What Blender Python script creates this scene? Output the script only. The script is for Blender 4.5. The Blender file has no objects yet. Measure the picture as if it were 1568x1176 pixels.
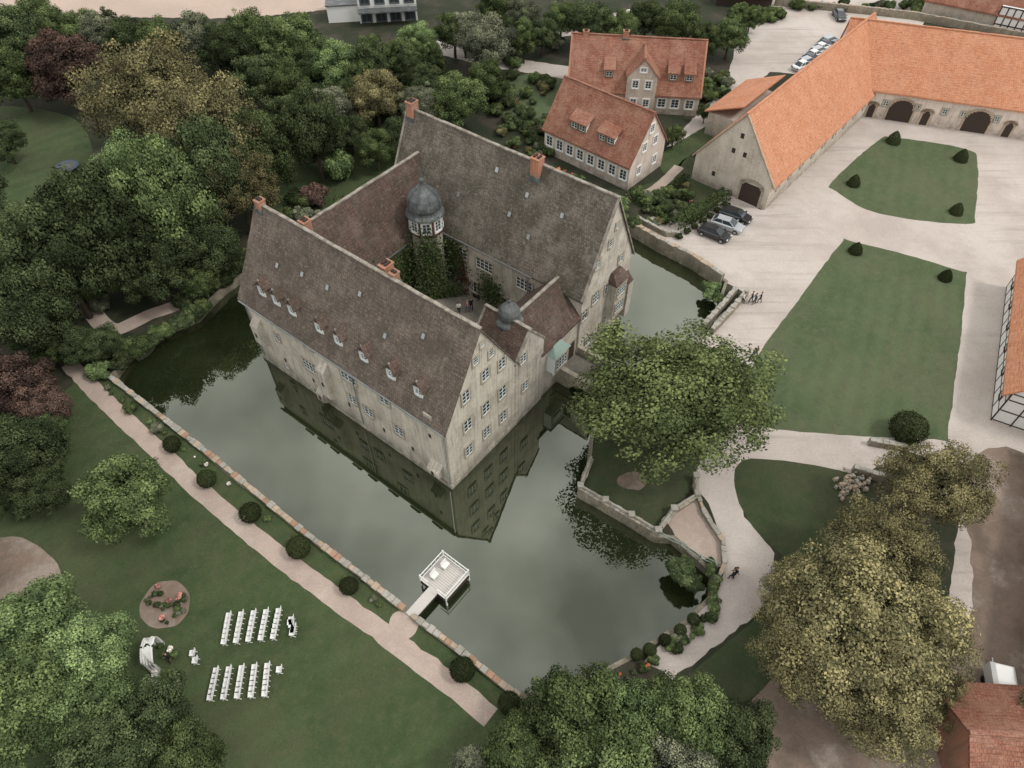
import bpy, bmesh, math, random
import numpy as np
from mathutils import Vector, Matrix, noise
from mathutils.geometry import tessellate_polygon
random.seed(5)
scene=bpy.context.scene
COL=scene.collection
# ------------------------------------------------------------------ survey (plan positions measured on level planes)
F=1088.0; TH=math.radians(49.5); CS=math.cos(TH); SN=math.sin(TH); HC=60.0; GZ=1.0
def P(u,v,z=GZ):
    dx=(u-784)/F; dy=(588-v)/F; k=(HC-z)/(SN-dy*CS)
    return Vector((dx*k,(CS+dy*SN)*k,z))
def depth(p): return p.y*CS+(HC-p.z)*SN
def onplane(u,v,M,ax,val):
    Mi=M.inverted(); o=Mi@Vector((0,0,HC)); q=Mi@P(u,v,0); d=q-o
    t=(val-o[ax])/d[ax]; return o+d*t
# ------------------------------------------------------------------ materials
class NT:
    def __init__(s,name):
        s.m=bpy.data.materials.new(name); s.m.use_nodes=True; s.t=s.m.node_tree
        s.b=s.t.nodes['Principled BSDF']; s.b.inputs['Specular IOR Level'].default_value=.25
        s.out=s.t.nodes['Material Output']
    def n(s,ty,**k):
        n=s.t.nodes.new(ty)
        for a,b in k.items(): setattr(n,a,b)
        return n
    def l(s,a,b): s.t.links.new(a,b)
    def tc(s,which='Object'):
        return s.n('ShaderNodeTexCoord').outputs[which]
    def noise(s,co,scale,detail=4,rough=.6,lo=.4,hi=.6):
        n=s.n('ShaderNodeTexNoise'); n.inputs['Scale'].default_value=scale; n.inputs['Detail'].default_value=detail
        n.inputs['Roughness'].default_value=rough; s.l(co,n.inputs['Vector'])
        r=s.n('ShaderNodeMapRange'); r.inputs[1].default_value=lo; r.inputs[2].default_value=hi
        s.l(n.outputs[0],r.inputs[0]); return r.outputs[0]
    def mapped(s,co,rot,sc):
        mp=s.n('ShaderNodeMapping'); mp.inputs['Rotation'].default_value=(0,0,rot); mp.inputs['Scale'].default_value=sc; s.l(co,mp.inputs['Vector']); return mp.outputs[0]
    def mix(s,f,a,b,mode='MIX'):
        n=s.n('ShaderNodeMix',data_type='RGBA',blend_type=mode)
        for v,i in ((f,0),(a,6),(b,7)):
            if isinstance(v,(int,float)): n.inputs[i].default_value=v
            elif isinstance(v,tuple): n.inputs[i].default_value=(*v,1)
            else: s.l(v,n.inputs[i])
        return n.outputs[2]
    def mul(s,a,k):
        n=s.n('ShaderNodeMath',operation='MULTIPLY'); s.l(a,n.inputs[0])
        if isinstance(k,(int,float)): n.inputs[1].default_value=k
        else: s.l(k,n.inputs[1])
        return n.outputs[0]
    def bump(s,h,st,dist):
        n=s.n('ShaderNodeBump'); n.inputs['Strength'].default_value=st; n.inputs['Distance'].default_value=dist
        s.l(h,n.inputs['Height']); s.l(n.outputs[0],s.b.inputs['Normal'])
    def fin(s,c,rough=.9):
        if isinstance(c,tuple): s.b.inputs['Base Color'].default_value=(*c,1)
        else: s.l(c,s.b.inputs['Base Color'])
        s.b.inputs['Roughness'].default_value=rough; return s.m
def m_noise(name,c1,c2,sc,c3=None,sc3=.1,rough=.9,fine=8,bump=.4,bd=.05,fa=.35,lo3=.5,hi3=.62,tracks=0):
    t=NT(name); co=t.tc()
    c=t.mix(t.noise(co,sc),c1,c2)
    if c3: c=t.mix(t.noise(co,sc3,6,.65,lo3,hi3),c,c3)
    if tracks:
        # worn wheel lines following the long axis of the yard, broken by a broad mask, plus blotches
        st=t.noise(t.mapped(co,-1.05,(.05,.8,1)),1.3,5,.7,.5,.66)
        c=t.mix(t.mul(t.mul(st,t.noise(co,.05,3,.5,.42,.6)),tracks),c,tuple(x*.78 for x in c2))
        c=t.mix(t.mul(t.noise(co,.5,8,.8,.5,.68),.4),c,tuple(x*.82 for x in c2))
    fn=t.noise(co,fine,3,.7,.3,.7)
    c=t.mix(t.mul(fn,fa),c,tuple(x*.45 for x in c1))
    t.bump(fn,bump,bd); return t.fin(c,rough)
def m_plain(name,c,rough=.6,metal=0):
    t=NT(name); co=t.tc(); k=t.noise(co,6,3,.6,.3,.7)
    t.b.inputs['Metallic'].default_value=metal
    return t.fin(t.mix(t.mul(k,.25),c,tuple(x*.7 for x in c)),rough)
def m_tiles(name,c1,c2,mort,lich,row=.34,bw=.26,lf=.6,lsc=.5,dark=.5,moss=None,streak=.55):
    t=NT(name); uv=t.tc('UV'); co=t.tc()
    b=t.n('ShaderNodeTexBrick'); t.l(uv,b.inputs['Vector'])
    b.inputs['Color1'].default_value=(*c1,1); b.inputs['Color2'].default_value=(*c2,1); b.inputs['Mortar'].default_value=(*mort,1)
    b.inputs['Scale'].default_value=1; b.inputs['Brick Width'].default_value=bw; b.inputs['Row Height'].default_value=row
    b.inputs['Mortar Size'].default_value=.035; b.inputs['Mortar Smooth'].default_value=.4
    c=b.outputs['Color']
    c=t.mix(t.mul(t.noise(co,lsc,8,.75,.42,.6),lf),c,lich)
    c=t.mix(t.mul(t.noise(co,.22,5,.6,.45,.62),dark),c,tuple(x*.45 for x in c1))
    if moss: c=t.mix(t.mul(t.noise(co,.45,8,.85,.5,.58),.8),c,moss)
    c=t.mix(t.mul(t.noise(t.mapped(uv,0,(3.0,.22,1)),1.1,5,.7,.5,.66),streak),c,tuple(x*.42 for x in c1))
    c=t.mix(t.mul(t.noise(co,3.2,4,.85,.55,.65),.7),c,lich)
    c=t.mix(t.mul(t.noise(t.mapped(uv,0,(.8,3.2,1)),1.6,3,.8,.52,.66),.7),c,tuple(x*.45 for x in c2))
    t.bump(b.outputs['Fac'],-.6,.06)
    return t.fin(c,.85)
def m_stone(name,c1,c2,mort,stain,bw=.55,row=.3,amt=.5,st=1):
    t=NT(name); uv=t.tc('UV'); co=t.tc()
    wn=t.n('ShaderNodeTexNoise'); wn.inputs['Scale'].default_value=2.5; t.l(uv,wn.inputs['Vector'])
    uvd=t.mix(.06,uv,wn.outputs['Color'],'ADD')
    b=t.n('ShaderNodeTexBrick'); t.l(uvd,b.inputs['Vector'])
    b.inputs['Color1'].default_value=(*c1,1); b.inputs['Color2'].default_value=(*c2,1); b.inputs['Mortar'].default_value=(*mort,1)
    b.inputs['Scale'].default_value=1; b.inputs['Brick Width'].default_value=bw; b.inputs['Row Height'].default_value=row
    b.inputs['Mortar Size'].default_value=.03
    pl=t.mix(t.noise(co,.9,5),c1,tuple(x*1.12 for x in c1))
    c=t.mix(t.mul(t.noise(co,.45,6,.7,.4,.6),amt),pl,b.outputs['Color'])
    c=t.mix(t.mul(t.noise(co,.35,7,.75,.47,.64),.7*st),c,stain)
    c=t.mix(t.mul(t.noise(t.mapped(uv,0,(2.6,.16,1)),1.3,6,.7,.5,.66),.6*st),c,tuple(x*.55 for x in stain))
    c=t.mix(t.mul(t.noise(co,4,3,.8,.56,.68),.55*st),c,stain)
    sx=t.n('ShaderNodeSeparateXYZ'); t.l(co,sx.inputs[0])
    r=t.n('ShaderNodeMapRange'); r.inputs[1].default_value=2.4; r.inputs[2].default_value=.1; t.l(sx.outputs[2],r.inputs[0])
    k=t.mul(r.outputs[0],t.noise(co,1.2,4,.7,.25,.6))
    c=t.mix(t.mul(k,.8),c,tuple(x*.4 for x in stain))
    t.bump(b.outputs['Fac'],-.3,.04)
    return t.fin(c,.95)
def m_lawn(name,c1,c2,c3,ang=0,period=2.6,amt=.35):
    t=NT(name); co=t.tc()
    c=t.mix(t.noise(co,.25,6,.65,.38,.62),c1,c2)
    c=t.mix(t.mul(t.noise(co,.11,8,.78,.44,.60),.85),c,c3)
    for a2,pd,am2 in ((ang,period,amt),(ang+.5,period*1.7,amt*.5)):
        w=t.n('ShaderNodeTexWave'); w.inputs['Scale'].default_value=.314/pd; w.inputs['Distortion'].default_value=3.0; w.inputs['Detail'].default_value=3
        w.inputs['Detail Scale'].default_value=.3
        t.l(t.mapped(co,a2,(1,1,1)),w.inputs['Vector'])
        am=t.mul(t.noise(co,.09,3,.5,.35,.65),am2)
        c=t.mix(t.mul(w.outputs['Fac'],am),c,tuple(x*1.5 for x in c2))
    fn=t.noise(co,6,5,.8,.3,.7)
    c=t.mix(t.mul(fn,.5),c,tuple(x*.5 for x in c1))
    c=t.mix(t.mul(t.noise(co,1.2,7,.85,.5,.62),.65),c,c3)
    c=t.mix(t.mul(t.noise(co,2.6,5,.85,.55,.68),.5),c,tuple(x*.6 for x in c1))
    t.bump(fn,.7,.1); return t.fin(c,.95)
def m_leaf(name,c,hue=.5):
    t=NT(name)
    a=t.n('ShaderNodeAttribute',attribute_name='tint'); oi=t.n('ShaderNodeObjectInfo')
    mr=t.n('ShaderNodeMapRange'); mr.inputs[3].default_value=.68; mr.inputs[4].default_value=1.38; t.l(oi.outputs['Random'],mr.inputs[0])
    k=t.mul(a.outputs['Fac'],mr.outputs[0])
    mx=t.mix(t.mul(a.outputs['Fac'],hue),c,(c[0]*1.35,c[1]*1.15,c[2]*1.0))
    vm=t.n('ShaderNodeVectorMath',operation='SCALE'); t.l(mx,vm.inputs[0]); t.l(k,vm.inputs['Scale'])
    df=t.n('ShaderNodeBsdfDiffuse'); t.l(vm.outputs[0],df.inputs[0]); t.t.nodes.remove(t.b)
    t.l(df.outputs[0],t.out.inputs[0]); return t.m
M_ground=m_noise('ground_soil',(.028,.036,.019),(.04,.044,.025),.3,(.065,.055,.04),.15,fine=3)
M_lawn=m_lawn('lawn_garden',(.050,.080,.031),(.070,.106,.040),(.100,.112,.057),math.radians(52-180),2.4,.35)
M_lawn2=m_lawn('lawn_court',(.080,.117,.054),(.098,.138,.064),(.136,.148,.086),math.radians(25),1.9,.36)
M_lawn3=m_lawn('lawn_dark',(.048,.071,.031),(.062,.09,.037),(.086,.088,.05),.4,3,.2)
M_gravel=m_noise('gravel',(.52,.46,.41),(.45,.395,.35),.16,(.565,.51,.46),.09,fine=5,bump=.3,fa=.33,lo3=.45,hi3=.6,tracks=.75)
M_path=m_noise('path_gravel',(.46,.37,.31),(.38,.30,.255),.4,(.5,.42,.355),.2,fine=6,bump=.3,fa=.35)
M_dirt=m_noise('dirt',(.24,.18,.14),(.15,.115,.088),.4,(.34,.285,.235),.2,fine=4)
M_field=m_noise('field_soil',(.50,.39,.32),(.44,.35,.29),.1,fine=3,fa=.2)
M_cob=m_noise('cobbles',(.22,.20,.17),(.15,.14,.115),.6,(.28,.25,.21),.3,fine=4)
M_wall=m_stone('castle_render',(.53,.49,.41),(.42,.38,.31),(.32,.29,.235),(.285,.26,.21),st=1)
M_wall2=m_stone('castle_render_grey',(.53,.49,.42),(.40,.365,.30),(.3,.27,.22),(.275,.25,.21),st=1.05,amt=.7)
M_court=m_stone('castle_court_stone',(.45,.41,.345),(.30,.275,.225),(.22,.2,.16),(.21,.195,.16),amt=1)
M_trim=m_noise('sandstone_trim',(.43,.385,.31),(.33,.29,.23),1.5,fine=6)
M_rt=m_tiles('roof_tiles_brown',(.175,.134,.107),(.112,.087,.071),(.06,.05,.041),(.255,.215,.18),lf=.4,moss=(.088,.077,.058))
M_rt2=m_tiles('roof_tiles_grey',(.165,.14,.112),(.108,.092,.075),(.055,.047,.038),(.28,.25,.205),lf=.5,moss=(.072,.067,.044))
M_rt3=m_tiles('roof_tiles_redbrown',(.145,.09,.07),(.092,.06,.05),(.05,.036,.03),(.21,.165,.135),lf=.4,moss=(.065,.057,.04))
M_or=m_tiles('roof_tiles_orange',(.59,.262,.145),(.51,.215,.115),(.37,.16,.09),(.62,.35,.225),lf=.35,dark=.12,row=.36,bw=.26,streak=.2)
M_red=m_tiles('roof_tiles_red',(.345,.14,.088),(.255,.10,.065),(.145,.06,.042),(.39,.245,.175),lf=.5,dark=.4,streak=.4)
M_ridge=m_noise('ridge_mortar',(.36,.33,.28),(.19,.16,.13),1.2,fine=4)
M_brick=m_stone('chimney_brick',(.45,.2,.12),(.36,.15,.09),(.3,.2,.15),(.3,.17,.12),.25,.1,1)
M_barn=m_stone('barn_stone',(.60,.54,.46),(.44,.39,.32),(.38,.33,.27),(.41,.36,.295),.6,.28,.9,.65)
M_plas=m_stone('plaster_pink',(.64,.555,.485),(.56,.475,.405),(.48,.4,.33),(.46,.395,.335),.6,.3,.2,.8)
M_white=m_plain('white_paint',(.76,.76,.73),.5)
M_wframe=m_plain('window_frame',(.64,.68,.66),.5)
M_deck=m_plain('deck_boards',(.54,.51,.47),.7)
M_timber=m_plain('dark_timber',(.05,.035,.028),.8)
M_wood=m_plain('weathered_wood',(.2,.15,.11),.8)
M_slate=m_noise('dome_slate',(.115,.125,.125),(.075,.082,.082),2,(.17,.185,.18),1,rough=.5,fine=5)
M_copper=m_plain('green_copper',(.25,.33,.29),.6)
M_metal=m_plain('metal',(.42,.44,.44),.4,.8)
M_maroon=m_plain('maroon_timber',(.12,.045,.036),.7)
M_bark=m_noise('bark',(.09,.07,.05),(.05,.04,.03),3,fine=12)
M_mw=m_stone('moat_wall_stone',(.36,.32,.25),(.27,.23,.17),(.18,.16,.12),(.18,.165,.12),.5,.25,1)
M_cop1=m_noise('coping_sandstone',(.48,.38,.29),(.38,.3,.22),1,fine=6)
M_cop2=m_noise('coping_red',(.42,.26,.18),(.32,.21,.14),1,fine=6)
M_cop3=m_noise('coping_grey',(.42,.4,.35),(.3,.285,.24),1,fine=6)
M_black=m_plain('black_cloth',(.02,.02,.025),.8); M_blue=m_plain('blue_cloth',(.08,.11,.18),.8); M_pink=m_plain('pink_cloth',(.55,.16,.2),.8)
M_skin=m_plain('skin',(.5,.3,.22),.6); M_hair=m_plain('hair',(.08,.05,.03),.7); M_tire=m_plain('tyre_rubber',(.02,.02,.02),.8)
def m_glass():
    t=NT('window_glass'); t.b.inputs['Specular IOR Level'].default_value=.6
    return t.fin((.035,.045,.05),.08)
M_glass=m_glass()
def m_water():
    t=NT('water'); co=t.tc()
    n1=t.n('ShaderNodeTexNoise'); n1.inputs['Scale'].default_value=1.1; n1.inputs['Detail'].default_value=3; t.l(co,n1.inputs['Vector'])
    c=t.mix(t.noise(co,.06,4),(.013,.018,.007),(.02,.026,.011))
    df=t.n('ShaderNodeBsdfDiffuse'); t.l(c,df.inputs[0])
    gl=t.n('ShaderNodeBsdfGlossy'); gl.inputs['Roughness'].default_value=.015; gl.inputs[0].default_value=(.96,1,.86,1)
    bp=t.n('ShaderNodeBump'); bp.inputs['Strength'].default_value=.05; bp.inputs['Distance'].default_value=.03
    t.l(n1.outputs[0],bp.inputs['Height']); t.l(bp.outputs[0],gl.inputs['Normal'])
    lw=t.n('ShaderNodeFresnel'); lw.inputs[0].default_value=2.3; t.l(bp.outputs[0],lw.inputs[1])
    ms=t.n('ShaderNodeMixShader'); t.l(lw.outputs[0],ms.inputs[0]); t.l(df.outputs[0],ms.inputs[1]); t.l(gl.outputs[0],ms.inputs[2])
    t.l(ms.outputs[0],t.out.inputs[0]); return t.m
M_water=m_water()
def m_paint(name,c):
    t=NT(name); t.b.inputs['Specular IOR Level'].default_value=.5; t.b.inputs['Coat Weight'].default_value=.6; t.b.inputs['Metallic'].default_value=.2
    return t.fin(c,.3)
LF={'g':m_leaf('leaf_green',(.066,.098,.044)),'d':m_leaf('leaf_dark',(.044,.065,.033)),'o':m_leaf('leaf_olive',(.122,.124,.068)),
 'b':m_leaf('leaf_bright',(.090,.138,.064)),'p':m_leaf('leaf_copper',(.066,.049,.043)),'s':m_leaf('leaf_silver',(.10,.12,.086)),
 'x':m_leaf('leaf_box',(.03,.042,.02)),'l':m_leaf('leaf_linden',(.092,.130,.058),.6),'r':m_leaf('leaf_red',(.065,.03,.024)),
 'fo':m_leaf('flower_orange',(.45,.18,.09)),'fw':m_leaf('flower_white',(.6,.57,.52),0),'fp':m_leaf('flower_pink',(.30,.17,.16))}
# ------------------------------------------------------------------ mesh builder
class MB:
    def __init__(s): s.v=[]; s.f=[]; s.mi=[]; s.mats=[]
    def face(s,pts,mat):
        if mat not in s.mats: s.mats.append(mat)
        n=len(s.v); s.v.extend([tuple(p) for p in pts]); s.f.append(tuple(range(n,n+len(pts)))); s.mi.append(s.mats.index(mat))
    def hexa(s,a,b,mat,cap=None):
        n=len(a); s.face(a,mat); s.face(b,cap or mat)
        for i in range(n):
            j=(i+1)%n; s.face([a[i],a[j],b[j],b[i]],mat)
    def box(s,x0,x1,y0,y1,z0,z1,mat):
        s.hexa([(x0,y0,z0),(x1,y0,z0),(x1,y1,z0),(x0,y1,z0)],[(x0,y0,z1),(x1,y0,z1),(x1,y1,z1),(x0,y1,z1)],mat)
    def ob(s,o,r,n,cu,cz,hw,hh,d0,d1,mat):
        o=Vector(o);r=Vector(r);n=Vector(n);Z=Vector((0,0,1))
        def q(a,b,d): return o+r*(cu+a)+Z*(cz+b)+n*d
        s.hexa([q(-hw,-hh,d0),q(hw,-hh,d0),q(hw,hh,d0),q(-hw,hh,d0)],[q(-hw,-hh,d1),q(hw,-hh,d1),q(hw,hh,d1),q(-hw,hh,d1)],mat)
    def beam(s,a,b,w,mat,h=None):
        a=Vector(a);b=Vector(b);d=(b-a).normalized(); up=Vector((0,0,1)) if abs(d.z)<.95 else Vector((1,0,0))
        t=d.cross(up).normalized()*w/2; k=d.cross(t).normalized()*(h or w)/2
        s.hexa([a-t-k,a+t-k,a+t+k,a-t+k],[b-t-k,b+t-k,b+t+k,b-t+k],mat)
    def lathe(s,c,prof,n,mat,rot=0):
        c=Vector(c)
        rings=[[c+Vector((r*math.cos(rot+2*math.pi*i/n),r*math.sin(rot+2*math.pi*i/n),z)) for i in range(n)] for r,z in prof]
        for a,b in zip(rings,rings[1:]):
            for i in range(n):
                j=(i+1)%n; s.face([a[i],a[j],b[j],b[i]],mat)
        s.face(rings[-1],mat)
    def win(s,o,r,n,w,h,nx=2,ny=3,sur=None,fr=None):
        sur=sur or M_trim; fr=fr or M_wframe
        s.ob(o,r,n,0,0,w/2,h/2,-.05,.015,M_glass)
        for sg in (-1,1):
            s.ob(o,r,n,sg*(w/2+.09),0,.09,h/2+.18,-.05,.1,sur)
            s.ob(o,r,n,0,sg*(h/2+.09),w/2,.09,-.05,.1 if sg>0 else .16,sur)
            s.ob(o,r,n,sg*(w/2-.035),0,.035,h/2,.0,.06,fr); s.ob(o,r,n,0,sg*(h/2-.035),w/2-.07,.035,.0,.06,fr)
        for i in range(1,nx): s.ob(o,r,n,-w/2+w*i/nx,0,.03 if nx>2 and i%2 else .045,h/2-.07,.0,.05,fr)
        for i in range(1,ny): s.ob(o,r,n,0,-h/2+h*i/ny,w/2-.07,.022,.0,.045,fr)
    def obj(s,name,parent=None,M=None,smooth=False):
        me=bpy.data.meshes.new(name); me.from_pydata(s.v,[],s.f)
        for m in s.mats: me.materials.append(m)
        me.polygons.foreach_set('material_index',s.mi)
        uvl=me.uv_layers.new(name='UVMap'); uv=[0.0]*(2*len(me.loops)); Z=Vector((0,0,1))
        for p in me.polygons:
            n=p.normal
            if abs(n.z)>.97: t=Vector((1,0,0)); k=Vector((0,1,0))
            else: t=Z.cross(n).normalized(); k=n.cross(t)
            for li,vi in zip(p.loop_indices,p.vertices):
                c=me.vertices[vi].co; uv[2*li]=c.dot(t); uv[2*li+1]=c.dot(k)
        uvl.data.foreach_set('uv',uv)
        if smooth: me.polygons.foreach_set('use_smooth',[True]*len(me.polygons))
        o=bpy.data.objects.new(name,me); COL.objects.link(o)
        if M is not None: o.matrix_world=M
        if parent: o.parent=parent
        return o
def empty(name,M):
    e=bpy.data.objects.new(name,None); COL.objects.link(e); e.matrix_world=M; e.empty_display_size=.5; return e
def gable(mb,rb,x0,x1,y0,y1,z0,ze,zr,ax,wall,roof,ov=.4,gov=.2,ridge=M_ridge,verge=None,gw=None,rp=None,sag=.07):
    T=(lambda p,q,z:Vector((q,p,z))) if ax=='y' else (lambda p,q,z:Vector((p,q,z)))
    p0,p1,q0,q1=(y0,y1,x0,x1) if ax=='y' else (x0,x1,y0,y1)
    qm=(q0+q1)/2
    for q in (q0,q1): mb.face([T(p0,q,z0),T(p1,q,z0),T(p1,q,ze),T(p0,q,ze)],wall)
    for p in (p0,p1): mb.face([T(p,q0,z0),T(p,q1,z0),T(p,q1,ze),T(p,qm,zr),T(p,q0,ze)],gw or wall)
    r0,r1=rp or (p0-gov,p1+gov)
    sl=(zr-ze)/(qm-q0); zl=ze-ov*sl+.06; zt=zr+.06; th=.26
    for qe in (q0-ov,q1+ov):
        L=r1-r0; nx=max(2,int(L/1.4)); ny=7
        g=[]
        for i in range(nx+1):
            row=[]
            for j in range(ny+1):
                a=i/nx;b=j/ny; pt=T(r0+L*a,qe+(qm-qe)*b,zl+(zt-zl)*b+th)
                if 0<j<ny: pt.z+=sag*noise.noise(pt*.55)*1.6-sag*.6*math.sin(math.pi*b)
                row.append(pt)
            g.append(row)
        for i in range(nx):
            for j in range(ny): rb.face([g[i][j],g[i+1][j],g[i+1][j+1],g[i][j+1]],roof)
        a=[T(r0,qe,zl),T(r1,qe,zl),T(r1,qm,zt),T(r0,qm,zt)]
        rb.face(a,roof); rb.face([a[0],a[1],g[nx][0],g[0][0]],roof)
        rb.face([a[0],g[0][0]]+g[0][1:]+[a[3]],verge or roof); rb.face([a[1],g[nx][0]]+g[nx][1:]+[a[2]],verge or roof)
        if verge:
            for pp in (r0,r1):
                s1=1 if pp==r0 else -1
                rb.beam(T(pp+s1*.14,qe,zl+th),T(pp+s1*.14,qm,zt+th),.26,verge,.07)
    n=max(1,int((r1-r0)/1.3))
    for i in range(n):
        a=r0+(r1-r0)*i/n; b=r0+(r1-r0)*(i+1)/n; dz=random.uniform(-.03,.03)
        rb.beam(T(a,qm,zt+th+dz),T(b-.02,qm,zt+th+dz),.34,ridge,.14)
# ------------------------------------------------------------------ foliage
def leaves_to_mesh(name,c,n,size,tint,trunk=None,asp=.75):
    N=len(c); rng=np.random.default_rng(1)
    n=n/np.linalg.norm(n,axis=1,keepdims=True); r=rng.normal(size=(N,3)); t=np.cross(n,r); t/=np.linalg.norm(t,axis=1,keepdims=True); b=np.cross(n,t)
    s=size[:,None]; v=np.stack([c-t*s,c-b*s*asp+n*s*.15,c+t*s,c+b*s*asp+n*s*.15],1).reshape(-1,3)
    f=np.arange(N*4).reshape(-1,4).tolist(); vs=v.tolist(); mi=[0]*N; ti=tint.tolist()
    if trunk:
        o=len(vs); vs+= [tuple(p) for p in trunk.v]; f+=[tuple(i+o for i in q) for q in trunk.f]; mi+=[1]*len(trunk.f); ti+=[1.0]*len(trunk.f)
    me=bpy.data.meshes.new(name); me.from_pydata(vs,[],f); me.materials.append(LF['g']); me.materials.append(M_bark)
    me.polygons.foreach_set('material_index',mi)
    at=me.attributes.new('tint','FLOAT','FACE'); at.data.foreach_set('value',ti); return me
def cone_seg(mb,a,b,ra,rb,n=7):
    a=Vector(a);b=Vector(b);d=(b-a).normalized(); t=d.cross(Vector((.3,.9,.1))).normalized();k=d.cross(t)
    A=[a+(t*math.cos(6.283*i/n)+k*math.sin(6.283*i/n))*ra for i in range(n)];B=[b+(t*math.cos(6.283*i/n)+k*math.sin(6.283*i/n))*rb for i in range(n)]
    for i in range(n): mb.face([A[i],A[(i+1)%n],B[(i+1)%n],B[i]],M_bark)
def crown(name,seed,nl,per,leaf,vr=.85,low=-.55,rad=(.45,.8),lr=(.18,.34),trunk=True,taper=0,core=1100):
    rng=np.random.default_rng(seed); C=[];Nn=[];S=[];T=[]; cents=[]
    k=0
    while k<nl:
        d=rng.normal(size=3); d/=np.linalg.norm(d)
        if d[2]<low: continue
        k+=1; az=math.atan2(d[1],d[0]); rr=rng.uniform(*rad)*(1-.10*math.sin(3*az+seed)-.07*math.sin(5*az+2*seed+3*d[2]))
        if k%6==0: rr*=.5
        ce=d*rr*np.array([1,1,vr])
        if taper: ce[:2]*=1-taper*max(0,(ce[2]+vr)/(2*vr))
        l=rng.uniform(*lr)*(1-taper*.3); cents.append(ce)
        m=int(per*(l/.26)**2)
        q=rng.normal(size=(m,3))+d*.6+np.array([0,0,.3]); q/=np.linalg.norm(q,axis=1,keepdims=True)
        q2=q*np.array([1,1,.8])
        rad_=l*(1-.40*rng.random(m)**1.6+.11*rng.normal(size=m))
        C.append(ce+q2*rad_[:,None]); Nn.append(q+rng.normal(size=(m,3))*.45+np.array([0,0,.1])); S.append(leaf*rng.uniform(.5,1.25,m))
        T.append(rng.uniform(.6,1.38)*(1+.3*q[:,2])*rng.uniform(.65,1.35,m))  # random tone per clump and leaf; clump tops painted lighter as if lit
    if core:
        q=rng.normal(size=(core,3)); q/=np.linalg.norm(q,axis=1,keepdims=True); rr=rng.uniform(.35,.62,core)[:,None]
        c=q*rr*np.array([1,1,vr])
        if taper: c[:,:2]*=(1-taper*np.clip((c[:,2:3]+vr)/(2*vr),0,1))
        C.append(c); Nn.append(q+rng.normal(size=(core,3))*.4); S.append(np.full(core,leaf*2.6)*rng.uniform(.7,1.2,core)); T.append(rng.uniform(.45,.75,core))  # inner leaves painted darker, putting the crown's inner shade into their colour
    tb=None
    if trunk:
        tb=MB(); cone_seg(tb,(0,0,-1.15),(.01,.01,-.5),.07,.05); cone_seg(tb,(.01,.01,-.5),(.02,0,.3),.05,.02)
        for ce in cents[::max(1,nl//9)]:
            cone_seg(tb,(.01,.01,-.55+.25*random.random()),Vector(ce)*.9,.028,.008,5)
    return leaves_to_mesh(name,np.concatenate(C),np.concatenate(Nn),np.concatenate(S),np.concatenate(T),tb)
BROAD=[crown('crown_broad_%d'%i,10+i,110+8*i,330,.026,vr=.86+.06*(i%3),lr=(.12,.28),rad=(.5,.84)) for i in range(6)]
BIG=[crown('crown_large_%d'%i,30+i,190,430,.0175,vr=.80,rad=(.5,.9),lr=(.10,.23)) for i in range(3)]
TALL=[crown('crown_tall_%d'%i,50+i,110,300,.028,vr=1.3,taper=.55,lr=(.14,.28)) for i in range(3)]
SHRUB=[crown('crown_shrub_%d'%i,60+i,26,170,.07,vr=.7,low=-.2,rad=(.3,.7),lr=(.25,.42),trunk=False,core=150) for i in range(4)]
def ballmesh(name,n,leaf,cone=False):
    rng=np.random.default_rng(9); q=rng.normal(size=(n,3)); q/=np.linalg.norm(q,axis=1,keepdims=True); s=leaf*rng.uniform(.6,1.2,n)
    c=q*(.97+.05*rng.normal(size=n))[:,None]
    if cone:
        h=rng.random(n); a=rng.random(n)*6.283; rr=(1-h**1.6)**.75*(1+.05*rng.normal(size=n)); q=np.stack([np.cos(a),np.sin(a),.3+h],1)
        c=np.stack([rr*np.cos(a),rr*np.sin(a),h*1.9-.7],1)
    return leaves_to_mesh(name,c,q+rng.normal(size=(n,3))*.35,s,rng.uniform(.7,1.3,n))
BALL=ballmesh('topiary_ball_mesh',3500,.07); CONE=ballmesh('topiary_cone_mesh',3500,.07,True)
def place(me,name,loc,sc,kind,rot=None,tilt=0):
    o=bpy.data.objects.new(name,me); COL.objects.link(o); o.location=loc
    o.scale=sc if isinstance(sc,(tuple,list)) else (sc,)*3
    o.rotation_euler=(random.uniform(-tilt,tilt),random.uniform(-tilt,tilt),random.uniform(0,6.28) if rot is None else rot)
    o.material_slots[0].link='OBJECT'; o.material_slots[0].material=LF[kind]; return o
TN={'g':'broadleaf_tree','d':'oak_tree','o':'chestnut_tree','b':'maple_tree','p':'copper_beech_tree','s':'willow_tree','l':'linden_tree'}
def tree(u,v,rpx,kind,shape='B',hk=1.12,name=None):
    r=6;zc=8
    for _ in range(5):
        p=P(u,v,zc); r=rpx*depth(p)/F; zc=GZ+r*hk
    p=P(u,v,zc)
    me=random.choice({'B':BROAD,'L':BIG,'T':TALL}[shape])
    k=r*.98
    return place(me,name or TN[kind],p,(k*random.uniform(.93,1.08),k*random.uniform(.93,1.08),k*(zc-GZ)/(1.12*r)),kind)
def wtree(p,r,zc,kind,shape='B'):
    me=random.choice({'B':BROAD,'L':BIG,'T':TALL}[shape]); return place(me,TN[kind],(p.x,p.y,zc),(r,r,(zc-GZ)/1.12),kind)
def shrub(u,v,rpx,kind='g',name='shrub',z=GZ):
    p=P(u,v,z+.5); r=rpx*depth(p)/F; p=P(u,v,z+r*.5)
    return place(random.choice(SHRUB),name,p,r,kind)
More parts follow.
